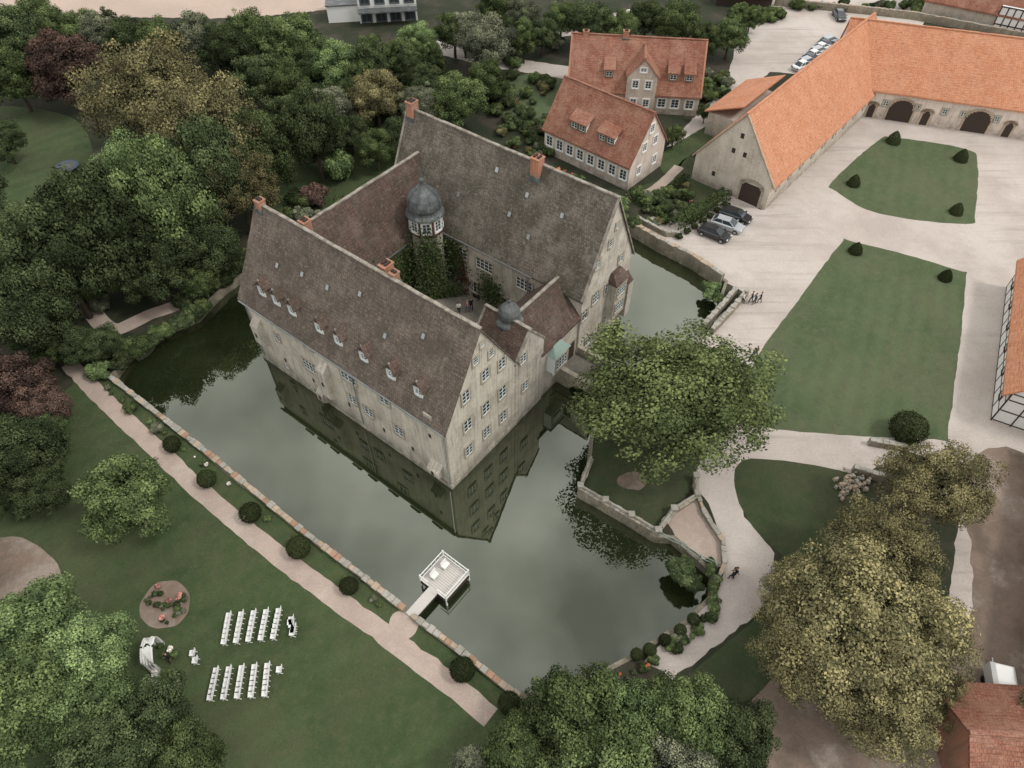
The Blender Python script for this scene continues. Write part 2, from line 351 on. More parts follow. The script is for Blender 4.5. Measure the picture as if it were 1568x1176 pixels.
# ------------------------------------------------------------------ sheets
def crom(pts,n=6,closed=True):
    N=len(pts); out=[]
    for i in range(N if closed else N-1):
        g=lambda k: pts[(i+k)%N] if closed else pts[min(max(i+k,0),N-1)]
        a,b,c,d=g(-1),g(0),g(1),g(2)
        for j in range(n):
            t=j/n; out.append(.5*((2*b)+(c-a)*t+(2*a-5*b+4*c-d)*t*t+(3*b-a-3*c+d)*t**3))
    if not closed: out.append(pts[-1].copy())
    return out
def densify(pts,step=1.2,closed=True):
    out=[];N=len(pts)
    for i in range(N if closed else N-1):
        a,b=pts[i],pts[(i+1)%N]; n=max(1,int((b-a).length/step))
        for j in range(n): out.append(a.lerp(b,j/n))
    if not closed: out.append(pts[-1].copy())
    return out
def sheet(name,px,z,mat,smooth=True,jit=.12,world=None):
    pts=world or [P(u,v,GZ) for u,v in px]
    pts=[Vector((p.x,p.y,0)) for p in pts]
    if smooth: pts=crom(pts,5)
    pts=densify(pts,.7)
    pts=[Vector((p.x+jit*noise.noise(p*.9)+.06*noise.noise(p*3),p.y+jit*noise.noise(p*.9+Vector((7,3,1)))+.06*noise.noise(p*3+Vector((2,2,2))),z)) for p in pts]
    me=bpy.data.meshes.new(name); me.from_pydata(pts,[],[tuple(t) for t in tessellate_polygon([pts])]); me.materials.append(mat)
    o=bpy.data.objects.new(name,me); COL.objects.link(o); return o
def strip(center,wid):
    L=[];R=[]
    for i,p in enumerate(center):
        a=center[max(i-1,0)];b=center[min(i+1,len(center)-1)]; d=(b-a).normalized(); n=Vector((-d.y,d.x,0)); w=wid[i] if isinstance(wid,list) else wid
        L.append(p+n*w/2);R.append(p-n*w/2)
    return L+R[::-1]
def wall(name,pts,th,z0,z1,mat,cap=None,closed=False,cop=None,parent=None):
    mb=MB(); N=len(pts); L=[];R=[]
    for i,p in enumerate(pts):
        a=pts[(i-1)%N] if closed else pts[max(i-1,0)]; b=pts[(i+1)%N] if closed else pts[min(i+1,N-1)]
        d=(b-a); d.z=0; d.normalize(); n=Vector((-d.y,d.x,0)); L.append(p+n*th/2);R.append(p-n*th/2)
    V=lambda p,z:(p.x,p.y,z)
    for i in range(N if closed else N-1):
        j=(i+1)%N
        mb.face([V(L[i],z0),V(L[j],z0),V(L[j],z1),V(L[i],z1)],mat); mb.face([V(R[i],z0),V(R[j],z0),V(R[j],z1),V(R[i],z1)],mat)
        mb.face([V(L[i],z1),V(L[j],z1),V(R[j],z1),V(R[i],z1)],cap or mat)
    if not closed:
        for i in (0,N-1): mb.face([V(L[i],z0),V(R[i],z0),V(R[i],z1),V(L[i],z1)],mat)
    if cop:
        dp=densify(pts,.55,closed)
        for a,b in zip(dp,dp[1:]):
            m=random.choice(cop); h=random.uniform(.04,.16); t=th/2+random.uniform(-.06,.08)
            d=(b-a).normalized(); n=Vector((-d.y,d.x,0)); a2=a+d*.02;b2=b-d*.02
            q=[a2+n*t,b2+n*t,b2-n*t,a2-n*t]; mb.hexa([V(x,z1+.003) for x in q],[V(x,z1+h) for x in q],m)
    return mb.obj(name,parent)
# ------------------------------------------------------------------ castle frame
S0=P(693,748,0); CA=math.radians(52.0); CM=Matrix.Translation(S0)@Matrix.Rotation(CA,4,'Z'); CMi=CM.inverted()
def CL(x,y,z=0): return CM@Vector((x,y,z))
moat=[P(*q) for q in [(168,578),(192,548),(215,517),(300,482)]]+[CL(4,41),CL(20,41),CL(36,38),CL(44.5,30),CL(45.5,10),CL(43.5,-7.5)]
moat+=[P(*q) for q in [(1097,482),(1068,522),(1010,575),(935,618),(908,660),(902,712),(887,752),(1006,820),(1032,822),(1092,878),(1090,915),(1050,955),(975,1003),(900,1040),(830,1062),(795,1070),(700,995),(620,935),(550,880),(470,820),(400,763),(330,705),(250,642)]]
moat=[Vector((p.x,p.y,GZ)) for p in moat]
moatd=densify(moat,2.5)
moatd=[p+Vector((noise.noise(p*.3)*.25,noise.noise(p*.3+Vector((5,5,5)))*.25,0)) for p in moatd]
outer=[Vector((-900,-500,GZ)),Vector((900,-500,GZ)),Vector((900,1500,GZ)),Vector((-900,1500,GZ))]
vv=outer+moatd
me=bpy.data.meshes.new('ground'); me.from_pydata(vv,[],[tuple(t) for t in tessellate_polygon([outer,moatd])]); me.materials.append(M_ground)
COL.objects.link(bpy.data.objects.new('ground',me))
wb=MB(); wv=[CM@Vector(q) for q in [(-40,-60,0),(60,-60,0),(60,60,0),(-40,60,0)]]; wb.face([(p.x,p.y,0) for p in wv],M_water); wb.obj('moat_water')
wall('moat_retaining_wall',moatd,.4,-1.5,GZ+.06,M_mw,M_mw,closed=True)
sw=[P(*q) for q in [(168,578),(250,642),(330,705),(400,763),(470,820),(550,880),(620,935)]]
sw2=[P(*q) for q in [(632,945),(700,995),(795,1070)]]
wall('garden_moat_wall',densify(sw,3,False),.5,GZ+.06,GZ+.42,M_mw,cop=[M_cop1,M_cop2,M_cop3,M_cop3,M_cop1])
wall('garden_moat_wall',densify(sw2,3,False),.5,GZ+.06,GZ+.42,M_mw,cop=[M_cop1,M_cop2,M_cop3,M_cop3,M_cop1])
wall('forecourt_parapet_wall',[P(*q) for q in [(968,350),(1010,375),(1060,400),(1105,430)]],.6,0,GZ+1.0,M_mw,cop=[M_cop3,M_cop1])
wall('bridge_parapet_wall',[P(*q) for q in [(1142,452),(1118,480),(1088,512)]],.5,GZ,GZ+.9,M_mw,cop=[M_cop3])
wall('bridge_parapet_wall',[P(*q) for q in [(1125,448),(1100,478),(1075,505)]],.5,GZ,GZ+.9,M_mw,cop=[M_cop3])
# ------------------------------------------------------------------ ground sheets
sheet('lawn',[(118,585),(300,735),(520,905),(755,1085),(800,1090),(740,1300),(400,1450),(0,1400),(-150,1000),(-60,850),(60,700),(70,620)],GZ+.012,M_lawn,False)
sheet('lawn',[(160,577),(250,647),(400,768),(620,941),(795,1078),(770,1105),(600,975),(430,845),(250,700),(110,585)],GZ+.016,M_lawn,False,.02)
cl=[P(*q) for q in [(105,556),(165,618),(240,688),(290,736),(355,793),(430,854),(505,910),(590,972),(680,1040),(752,1098)]]
cl=crom([Vector((p.x,p.y,0)) for p in cl],4,False)
sheet('garden_path',None,GZ+.02,M_path,False,.15,world=strip(cl,1.75))
sheet('garden_path',[(598,945),(622,935),(640,948),(632,975),(600,985)],GZ+.024,M_path,True)
sheet('forecourt_gravel',[(1070,530),(1100,485),(1146,452),(1105,428),(1010,372),(970,346),(1000,330),(1060,345),(1120,295),(1165,322),(1330,165),(1300,120),(1180,110),(1130,150),(1060,215),(1020,225),(1110,130),(1130,60),(1180,0),(1300,-10),(1420,0),(1400,120),(1700,180),(2100,300),(2100,900),(1600,800),(1545,830),(1520,1000),(1440,1000),(1480,720),(1385,690),(1310,735),(1290,722),(1150,704),(1126,730),(1140,790),(1187,848),(1186,905),(1160,938),(1030,1042),(985,1010),(1060,945),(1100,905),(1112,860),(1108,830),(1085,770),(1062,742),(1070,700),(1110,650),(1140,610),(1150,560),(1120,550)],GZ+.008,M_gravel,False,.25)
sheet('forecourt_gravel',[(1015,790),(1072,762),(1108,828),(1104,868),(1090,868),(1035,822)],GZ+.012,M_path,False,.2)
sheet('lawn',[(1345,215),(1372,211),(1478,228),(1497,250),(1493,325),(1478,343),(1345,327),(1280,293),(1275,277)],GZ+.016,M_lawn2)
sheet('lawn',[(1285,376),(1310,371),(1460,412),(1478,437),(1452,655),(1430,673),(1145,650),(1140,600),(1160,545),(1215,470)],GZ+.016,M_lawn2)
sheet('lawn',[(1124,735),(1150,703),(1285,720),(1335,750),(1340,830),(1260,870),(1192,846),(1145,795)],GZ+.016,M_lawn3)
sheet('lawn',[(1045,1050),(1165,940),(1190,905),(1230,900),(1180,1040),(1110,1080)],GZ+.016,M_lawn3)
sheet('terrace_lawn',[(905,715),(912,660),(1000,640),(1070,690),(1062,745),(1005,810),(895,750)],GZ+.012,M_lawn3,False)
sheet('terrace_paving',[(945,732),(972,722),(990,735),(978,750),(952,746)],GZ+.018,M_dirt,True)
sheet('farm_track',[(1480,720),(1560,690),(1640,800),(1640,1300),(1200,1250),(1160,1060),(1300,1000),(1480,960)],GZ+.012,M_dirt,True,.4)
sheet('lawn',[(400,230),(560,225),(640,230),(560,420),(420,330)],GZ+.012,M_lawn)
sheet('lawn',[(-40,170),(110,180),(140,260),(60,310),(-60,300)],GZ+.012,M_lawn)
sheet('lawn',[(770,125),(870,110),(850,190),(770,175)],GZ+.012,M_lawn2)
sheet('lawn',[(1015,235),(1110,180),(1125,195),(1060,235),(1025,270)],GZ+.012,M_lawn)
sheet('lawn',[(960,300),(1035,340),(1110,290),(1060,240),(1020,270)],GZ+.012,M_lawn3)
sheet('garden_path',None,GZ+.016,M_path,False,.15,world=strip(crom([P(*q) for q in [(960,302),(990,296),(1015,280),(1040,255)]],4,False),1.5))
sheet('field',[(-300,30),(150,26),(330,28),(440,22),(560,6),(560,-120),(-600,-100)],GZ+.012,M_field,False,1)
sheet('country_road',None,GZ+.016,M_gravel,False,.3,world=strip([P(*q) for q in [(600,85),(690,72),(790,60),(900,40),(1000,15)]],5.0))
sheet('country_road',None,GZ+.02,M_gravel,False,.3,world=strip([P(*q) for q in [(660,70),(760,95),(850,108),(900,118)]],4.5))
sheet('rose_bed',[(215,925),(235,897),(270,890),(290,912),(280,950),(240,963),(218,948)],GZ+.03,M_dirt)
sheet('gravel_yard',[(-80,850),(20,822),(75,850),(95,890),(50,915),(-60,920)],GZ+.03,M_dirt)
sheet('garden_path',None,GZ+.03,M_path,False,.2,world=strip(crom([P(*q) for q in [(95,480),(130,468),(170,505),(230,482),(300,458)]],4,False),2.0))
# ------------------------------------------------------------------ castle
castle=empty('moated_castle',CM)
W=MB();R=MB();D=MB()
gable(W,R,0,10.2,0,28.6,-1,9.5,18.0,'y',M_wall,M_rt,ov=.35,sag=.12)
gable(W,R,21.2,30.8,-.12,27.6,-1,10.0,19.4,'y',M_wall2,M_rt2,ov=.3,gov=.25,verge=M_ridge,sag=.14)
gable(W,R,9.9,21.5,21.4,28.3,-1,9.5,15.7,'x',M_court,M_rt3,ov=.3,rp=(6.4,24.2),sag=.1)
gable(W,R,14.4,21.5,.1,6.4,-1,7.2,10.6,'x',M_wall2,M_rt3,ov=.3,rp=(14.3,22.4))
gable(W,R,10.0,14.6,-.06,5.4,-1,9.4,12.2,'y',M_wall2,M_rt3,ov=.1,gov=.1,verge=M_ridge)
W.box(10,21.3,5,22,-1,1.6,M_cob)
W.box(-.1,10.3,-.1,28.7,-1,.6,M_wall2)
for u,v,w,h,nx in [(425,516,.7,1.1,1),(471,527,1.1,1.2,2),(474,560,2.0,1.5,4),(533,576,2.1,1.5,4),(588,611,1.2,1.4,2),(540,611,1.1,1.3,2),(565,630,1.2,1.3,2),(611,659,1.2,1.4,2),(655,640,.6,.7,1),(440,560,.6,.8,1)]:
    q=onplane(u,v,CM,0,0); D.win(q,(0,1,0),(-1,0,0),w,h,nx,3)
for y,z in [(5,2.4),(9,2.2),(14,2.5),(19.5,2.4),(24,2.6),(2.2,6.9)]: D.ob((0,y,z),(0,1,0),(-1,0,0),0,0,.16,.3,-.05,.02,M_timber)
for u,v,w,h,nx in [(713,607,1.0,1.5,2),(743,573,1.0,1.4,2),(768,556,1.0,1.4,2),(716,650,1.1,1.6,2),(744,624,1.1,1.6,2),(769,600,1.1,1.6,2),(718,688,1.0,1.5,2),(745,661,1.0,1.5,2),(770,637,1.0,1.5,2),(728,552,.7,.9,1),(752,540,.7,.9,1),(738,527,.5,.6,1),(800,548,1,1.2,2),(803,590,1,1.3,2)]:
    q=onplane(u,v,CM,1,0); D.win((q.x,-.06 if u>790 else 0,q.z),(1,0,0),(0,-1,0),w,h,nx,3)
for u,v,w,h,nx in [(895,482,1.1,1.4,2),(912,455,1.3,1.5,3),(930,440,1.1,1.4,2),(900,520,1.1,1.5,2),(920,498,1,1.4,2),(915,405,.8,1.1,2),(935,372,.7,1,1),(945,345,.5,.7,1),(950,395,.8,1.1,2),(852,568,1,1,2)]:
    q=onplane(u,v,CM,1,-.12); D.win((q.x,-.12 if q.x>21 else .1,q.z),(1,0,0),(0,-1,0),w,h,nx,3)
for u,v,w,h in [(703,385,2.4,1.5),(742,406,2.4,1.5),(803,436,2.2,1.5),(725,438,1.2,1.6),(785,468,1.4,1.6),(690,425,1.2,1.5),(762,455,1.2,1.6)]:
    q=onplane(u,v,CM,0,21.2); D.win((21.2,q.y,q.z),(0,1,0),(-1,0,0),w,h,4 if w>2 else 2,3,fr=M_white)
for u,v,w,h in [(620,379,1.2,1.3),(585,405,1.1,1.3),(606,432,1.0,1.2),(640,425,1.0,1.3),(600,455,1,1.6)]:
    q=onplane(u,v,CM,1,21.4); D.win((q.x,21.4,q.z),(1,0,0),(0,-1,0),w,h,2,3,fr=M_white)
for x in (11.5,14.0,16.5):
    D.ob((x,21.4,3.0),(1,0,0),(0,-1,0),0,-.3,.75,1.1,-.05,.03,M_timber); D.lathe((x,21.33,3.8),[(0.001,0),(.75,0),(.75,.02)],12,M_timber)
for y in (18.5,14.5,10.0):
    D.ob((21.2,y,2.9),(0,1,0),(-1,0,0),0,0,.6,1.2,-.05,.03,M_timber)
    for sg in(-1,1): D.ob((21.2,y,2.9),(0,1,0),(-1,0,0),sg*.72,0,.12,1.35,-.05,.1,M_trim)
# gutters and downpipes
for (a,b) in (((-.42,0,9.05),(-.42,28.6,9.05)),((20.85,6.2,9.6),(20.85,21.3,9.6)),((10.0,21.05,9.1),(21.0,21.05,9.1))): D.beam(a,b,.14,M_metal,.12)
for (x,y,z) in ((-.12,.3,9),(-.12,28.2,9),(21.05,6.9,9.5),(-.12,12.2,9)): D.beam((x,y,.7),(x,y,z),.1,M_metal)
# garderobes (stone oriels) on the south-west wall
for u,v,w,z0,z1 in [(505,588,1.3,2.6,6.6),(398,498,1.1,4.0,6.6),(505,622,1.0,.9,2.0),(668,698,1.5,1.8,2.3)]:
    q=onplane(u,v,CM,0,0)
    W.hexa([(-.8,q.y-w/2,z0),(.05,q.y-w/2,z0-.7),(.05,q.y+w/2,z0-.7),(-.8,q.y+w/2,z0)],[(-.8,q.y-w/2,z1),(.05,q.y-w/2,z1+.9),(.05,q.y+w/2,z1+.9),(-.8,q.y+w/2,z1)],M_wall2)
    W.box(-.83,-.78,q.y-.15,q.y+.15,(z0+z1)/2-.3,(z0+z1)/2+.3,M_timber)
# bays on the south-east wall
W.box(26.3,28.6,-1.2,0,3.6,8.6,M_wall2); R.hexa([(26.1,-1.4,8.6),(28.8,-1.4,8.6),(28.8,0,8.6),(26.1,0,8.6)],[(26.6,-.5,9.7),(28.3,-.5,9.7),(28.3,0,9.7),(26.6,0,9.7)],M_rt3)
for z in (5.0,7.4): D.win((27.45,-1.2,z),(1,0,0),(0,-1,0),1.6,1.4,4,3)
W.box(29.6,30.6,-1.0,0,1.5,6.5,M_wall2); W.hexa([(29.6,-1.0,6.5),(30.6,-1,6.5),(30.6,0,6.5),(29.6,0,6.5)],[(29.6,-.1,7.6),(30.6,-.1,7.6),(30.6,0,7.6),(29.6,0,7.6)],M_rt3)
W.box(15.6,18.0,-.9,.2,3.6,6.1,M_wframe); W.hexa([(15.4,-1.1,6.1),(18.2,-1.1,6.1),(18.2,.2,6.1),(15.4,.2,6.1)],[(16.2,-.2,7.1),(17.4,-.2,7.1),(17.4,.1,7.1),(16.2,.1,7.1)],M_copper)
D.win((16.8,-.9,4.8),(1,0,0),(0,-1,0),1.9,1.5,4,3)
D.ob((19.6,.1,2.9),(1,0,0),(0,-1,0),0,0,1.0,1.4,-.05,.06,M_timber)
for sg in(-1,1): D.ob((19.6,.1,2.9),(1,0,0),(0,-1,0),sg*1.15,0,.15,1.7,-.05,.15,M_trim)
D.ob((19.6,.1,2.9),(1,0,0),(0,-1,0),0,1.55,1.0,.15,-.05,.15,M_trim)
# dormers on south-west roof
def dormer(mb,y,x,z,w=1.15,h=1.15,roof=M_rt3):
    mb.box(x,x+1.6,y-w/2,y+w/2,z,z+h,M_wood)
    mb.win((x,y,z+h*.5),(0,1,0),(-1,0,0),w*.6,h*.6,2,2,sur=M_wframe)
    zr=z+h+.75
    for sg in (-1,1):
        a=[(x-.4,y+sg*(w/2+.24),z+h-.15),(x+1.9,y+sg*(w/2+.24),z+h-.15),(x+2.1,y,zr),(x-.15,y,zr)]
        mb.hexa(a,[(p[0],p[1],p[2]+.1) for p in a],roof)
    mb.face([(x-.02,y-w/2,z+h),(x-.02,y+w/2,z+h),(x-.02,y,zr)],roof)
    mb.lathe((x-.05,y,zr+.05),[(.08,0),(.12,.1),(.05,.25)],6,M_ridge)
for u,v in [(400,445),(422,459),(447,474),(490,500),(516,521),(556,545),(598,572),(640,599)]:
    q=CMi@P(u,v,11.6); dormer(D,q.y,.75,10.9)
def onroof(mb,x,y,x0,ze,xm,zr,s=.4,mat=M_metal):
    sl=(zr-ze)/(xm-x0); z=ze+(x-x0)*sl+.4; n=Vector((-sl,0,1)).normalized(); t=Vector((1,0,sl)).normalized()*s; k=Vector((0,s*.7,0)); c=Vector((x,y,z))
    mb.hexa([c-t-k,c+t-k,c+t+k,c-t+k],[c-t-k+n*.1,c+t-k+n*.1,c+t+k+n*.1,c-t+k+n*.1],mat)
for x,y in [(2.6,24),(3.0,17),(2.4,9),(3.4,5),(2.9,20.5),(3.6,13)]: onroof(D,x,y,0,9.5,5.1,18,.24)
for x,y in [(24.2,5),(23.2,11),(24.4,9.6),(23,18),(24.9,14),(22.6,8)]: onroof(D,x,y,21.2,10,26,19.4,.26)
def chimney(mb,x,y,z0,z1,w=.9,d=.7):
    mb.box(x-w/2,x+w/2,y-d/2,y+d/2,z0,z1,M_brick); mb.box(x-w/2-.07,x+w/2+.07,y-d/2-.07,y+d/2+.07,z1,z1+.12,M_brick)
    for yy in (-.25,.25): mb.box(x-w/2+.2,x+w/2-.2,y+yy*d-.12,y+yy*d+.12,z1+.12,z1+.3,M_timber)
    mb.box(x-w/2-.12,x+w/2+.12,y-d/2-.12,y+d/2+.12,z0+.05,z0+.6,M_slate)
chimney(D,26,27,18.3,20.5,1.1,.9); chimney(D,25.6,9.3,18,20.5,1.0,1.0); chimney(D,5.1,28.0,17.3,18.7,.8,.7); chimney(D,6.0,22.6,16,18.2,.9,.8); chimney(D,6.0,11.6,16,18.5,1.1,.8); chimney(D,5.6,10.2,17,18.5,.7,.6)
# stair tower with onion dome
tx,ty=19.7,20.2
W.lathe((tx,ty,0),[(1.85,0),(1.85,10.2)],8,M_court,.39); W.lathe((tx,ty,0),[(1.95,10.2),(1.95,12.6)],8,M_maroon,.39)
for i in range(8):
    a=.39+math.pi/8+i*math.pi/4; n=Vector((math.cos(a),math.sin(a),0)); r=Vector((-n.y,n.x,0)); D.win(Vector((tx,ty,11.5))+n*1.8,r,n,.85,1.3,2,3,sur=M_white)
    if i%2: D.win(Vector((tx,ty,7.5))+n*1.71,r,n,.7,1.2,2,2)
R.lathe((tx,ty,0),[(2.2,12.5),(2.15,12.65),(1.85,12.95),(1.78,13.2),(1.92,13.6),(1.9,14.1),(1.68,14.7),(1.2,15.3),(.65,15.75),(.28,16.0),(.2,16.3),(.32,16.5),(.28,16.7),(.06,16.9),(.04,18.2),(.01,18.3)],16,M_slate,.2)
for i in range(8):
    a=.39+i*math.pi/4; pr=[(1.85,12.95),(1.78,13.2),(1.92,13.6),(1.9,14.1),(1.68,14.7),(1.2,15.3),(.65,15.75),(.28,16.0)]
    for (r0,z0),(r1,z1) in zip(pr,pr[1:]): R.beam((tx+r0*math.cos(a),ty+r0*math.sin(a),z0),(tx+r1*math.cos(a),ty+r1*math.sin(a),z1),.07,M_slate)
tx,ty=12.7,2.8
W.lathe((tx,ty,0),[(1.1,8),(1.1,11.7)],8,M_court,.39)
R.lathe((tx,ty,0),[(1.4,11.6),(1.3,11.8),(1.05,12.0),(1.0,12.2),(1.12,12.5),(1.08,12.9),(.82,13.4),(.4,13.75),(.13,14.0),(.18,14.2),(.05,14.4),(.03,15.2),(.01,15.3)],16,M_slate,.2)
# bridge
B=MB()
bx0,bx1,by0,by1=17.6,21.4,-13.5,.1
top=1.7
for xx in (bx0,bx1):
    pts=[(xx,by0,-1),(xx,by0,top),(xx,by1,top),(xx,by1,-1)]
    for k in range(2):
        c=-3.6-k*5.2
        for i in range(9): a=math.pi*i/8; pts.append((xx,c+2.0*math.cos(a),-.2+1.35*math.sin(a)))
    B.face(pts,M_mw)
B.face([(bx0,by0,top),(bx1,by0,top),(bx1,by1,top),(bx0,by1,top)],M_cob)
for xx in (bx0-.15,bx1-.15): B.box(xx,xx+.4,by0,by1,top-.2,top+.9,M_mw); B.box(xx-.06,xx+.46,by0-.05,by1,top+.9,top+1.02,M_trim)
for mb,nm in ((W,'walls'),(R,'roofs'),(D,'windows_and_dormers'),(B,'bridge')): 
    o=mb.obj(nm,None,CM); o.parent=castle; o.matrix_parent_inverse=CM.inverted()
def ivy(name,M,pts,kind,parent=None):
    rng=np.random.default_rng(3); C=[];Nn=[]
    for (c,ex,ez,nrm,t,k) in pts:
        for _ in range(k):
            a=rng.normal()*ex;b=rng.normal()*ez; C.append(np.array(c)+np.array(t)*a+np.array([0,0,1])*b+np.array(nrm)*rng.uniform(.05,.4)); Nn.append(np.array(nrm)+rng.normal(size=3)*.5)
    C=np.array(C); me=leaves_to_mesh(name,C,np.array(Nn),rng.uniform(.1,.18,len(C)),rng.uniform(.6,1.4,len(C)))
    o=bpy.data.objects.new(name,me); COL.objects.link(o); o.matrix_world=M; o.material_slots[0].link='OBJECT'; o.material_slots[0].material=LF[kind]
ivy('ivy',CM,[((12.5,21.4,6.5),1.6,1.3,(0,-1,0),(1,0,0),2400),((16,21.4,7.2),1.5,.9,(0,-1,0),(1,0,0),1900),((15,21.4,4.6),2.2,.8,(0,-1,0),(1,0,0),1500),((17.3,21.2,5),.6,2,(0,-1,0),(1,0,0),1200),((18.35,18.85,6.0),.9,2.6,(-.7,-.7,0),(.7,-.7,0),3200),((18.6,18.4,2.6),1.4,.8,(-.7,-.7,.3),(.7,-.7,0),1300),((21.2,12.2,4.2),.9,1.2,(-1,0,0),(0,1,0),900),((21.2,17.6,6.6),.8,1.5,(-1,0,0),(0,1,0),1300)],'g')
ivy('virginia_creeper',CM,[((21.2,16.2,4.6),.4,1.3,(-1,0,0),(0,1,0),260)],'r')
# ------------------------------------------------------------------ houses
def hframe(o,x):
    a=P(*o);b=P(*x);d=b-a;L=d.length;ang=math.atan2(d.y,d.x)
    return Matrix.Translation(a)@Matrix.Rotation(ang,4,'Z'),L
def finish(name,M,parts):
    e=empty(name,M)
    for nm,mb in parts:
        if mb.v:
            o=mb.obj(nm,None,M); o.parent=e; o.matrix_parent_inverse=M.inverted()
    return e
def hip_dormer(mb,x,y,z,w,h,roof):
    mb.box(x-w/2,x+w/2,y,y+2.2,z,z+h,M_white); n=max(1,int(w/1.2))
    for i in range(n): mb.win((x-w/2+w*(i+.5)/n,y,z+h/2),(1,0,0),(0,-1,0),w/n*.7,h*.7,2,2,sur=M_wood)
    a=[(x-w/2-.25,y-.3,z+h),(x+w/2+.25,y-.3,z+h),(x+w/2+.25,y+3,z+h+1.5),(x-w/2-.25,y+3,z+h+1.5)]
    mb.hexa(a,[(p[0],p[1],p[2]+.15) for p in a],roof)
M,L=hframe((833,232),(960,292)); Wd=8.6
w=MB();r=MB();d=MB(); gable(w,r,0,L,0,Wd,-.2,4.2,9.8,'x',M_plas,M_red,ridge=M_red,ov=.5)
for i in range(8): d.win((1.0+i*(L-2)/7,0,2.2),(1,0,0),(0,-1,0),1.1,1.5,2,3,sur=M_white,fr=M_white)
for y,z in [(2.3,2.2),(6.2,2.2),(3,5.5),(5.6,5.5),(4.3,7.8)]: d.win((L,y,z),(0,1,0),(1,0,0),.9,1.2,2,3,sur=M_white,fr=M_white)
hip_dormer(d,L*.36,.7,5.3,2.8,1.15,M_red); hip_dormer(d,L*.68,.7,5.3,2.8,1.15,M_red)
finish('cottage',M,[('walls',w),('roof',r),('windows',d)])
M,L=hframe((868,166),(1066,178)); Wd=10
w=MB();r=MB();d=MB(); gable(w,r,0,L,0,Wd,-.2,3.6,9.6,'x',M_barn,M_red,ridge=M_red,ov=.5,verge=M_brick)
gx=L*.55; gable(w,r,gx-2.3,gx+2.3,-.6,5,-.2,6.2,8.8,'y',M_barn,M_red,ridge=M_red,ov=.3)
for x,z in [(gx-1,2),(gx+1,2),(gx-1,5),(gx+1,5),(gx,7.3)]: d.win((x,-.6,z),(1,0,0),(0,-1,0),.9,1.2 if z<7 else .6,2,3,sur=M_white)
for x in (L*.72,L*.82,L*.93,L*.3,L*.15): d.win((x,0,1.9),(1,0,0),(0,-1,0),1.2,1.4,2,3,sur=M_white)
for x in (L*.3,L*.78,L*.9): hip_dormer(d,x,1.0,5.1,1.4,1.15,M_red)
chimney(d,L*.1,5,8,10.3); chimney(d,L*.4,5,9,10.6)
finish('cottage',M,[('walls',w),('roof',r),('windows',d)])
# barn
M,L=hframe((1170,322),(1322,178)); Wd=11.7
w=MB();r=MB();d=MB(); gable(w,r,0,L+7,0,Wd,-.2,4.1,11.9,'x',M_barn,M_or,ridge=M_or,ov=.5,sag=.04,verge=M_cop1)
d.ob((0,2.6,1.6),(0,1,0),(-1,0,0),0,-.2,1.5,1.5,-.05,.04,M_timber)
for k in range(9):
    a=math.pi*(k+.5)/9; d.ob((0,2.6,2.7),(0,1,0),(-1,0,0),1.55*math.cos(a),.75*math.sin(a),.28,.25,-.05,.1,M_trim)
for sg in(-1,1): d.ob((0,2.6,1.2),(0,1,0),(-1,0,0),sg*1.65,0,.18,1.5,-.05,.1,M_trim)
for y,z in [(6.5,6.6),(4.8,6.6),(5.8,9),(8.5,2.2)]: d.ob((0,y,z),(0,1,0),(-1,0,0),0,0,.25,.35,-.05,.03,M_timber)
for i in range(9): d.win((2.5+i*3.6,0,2.6),(1,0,0),(0,-1,0),.8,.9,2,2)
w.box(12,24,Wd,Wd+5,-.2,3.6,M_barn); a=[(11.5,Wd-.5,6.3),(24.5,Wd-.5,6.3),(24.5,Wd+5.5,3.6),(11.5,Wd+5.5,3.6)]; r.hexa(a,[(p[0],p[1],p[2]+.2) for p in a],M_or)
finish('stone_barn',M,[('walls',w),('roof',r),('openings',d)])
M,L=hframe((1322,178),(1568,214)); M=M@Matrix.Translation((-6,0,0)); Wd=12
w=MB();r=MB();d=MB(); gable(w,r,0,L*1.9,0,Wd,-.2,4.8,11.9,'x',M_plas,M_or,ridge=M_or,ov=.5,sag=.04)
def arch(mb,x,wd,h,mat=M_timber,y=0):
    mb.ob((x,y,0),(1,0,0),(0,-1,0),0,h/2,wd/2,h/2,-.05,.05,mat)
    for k in range(11):
        a0=math.pi*k/11;a1=math.pi*(k+1)/11
        mb.face([(x,y-.05,h),(x+wd/2*math.cos(a0),y-.05,h+wd*.35*math.sin(a0)),(x+wd/2*math.cos(a1),y-.05,h+wd*.35*math.sin(a1))],mat)
        am=(a0+a1)/2; mb.ob((x,y,h),(1,0,0),(0,-1,0),(wd/2+.15)*math.cos(am),(wd*.35+.15)*math.sin(am),.32,.16,-.05,.1,M_cop1)
    for sg in(-1,1): mb.ob((x,y,0),(1,0,0),(0,-1,0),sg*(wd/2+.15),h/2,.15,h/2,-.05,.1,M_cop1)
for px,wd in [(1370,3.6),(1494,3.6),(1325,1.0),(1412,1.1),(1548,1.1),(1620,3.6)]:
    q=onplane(px,190,M,1,0); arch(d,q.x,wd,2.2 if wd>2 else 2.0)
for px in (1345,1395,1440,1470,1525): 
    q=onplane(px,185,M,1,0); d.win((q.x,0,2.6),(1,0,0),(0,-1,0),.7,.8,2,2)
finish('stable_building',M,[('walls',w),('roof',r),('openings',d)])
def timber(mb,L,h,y=0,bay=1.4,t=.07):
    n=int(L/bay)
    for i in range(n+1): mb.box(i*L/n-t,i*L/n+t,y-.04,y+.05,0,h,M_timber)
    for z in (.1,h*.36,h*.68,h-.1): mb.box(.1,L-.1,y-.035,y+.05,z-t,z+t,M_timber)
M,L=hframe((1541,440),(1517,643)); w=MB();r=MB();d=MB(); gable(w,r,0,L,0,11,-.2,4.4,10.5,'x',M_white,M_or,ridge=M_or,ov=.7)
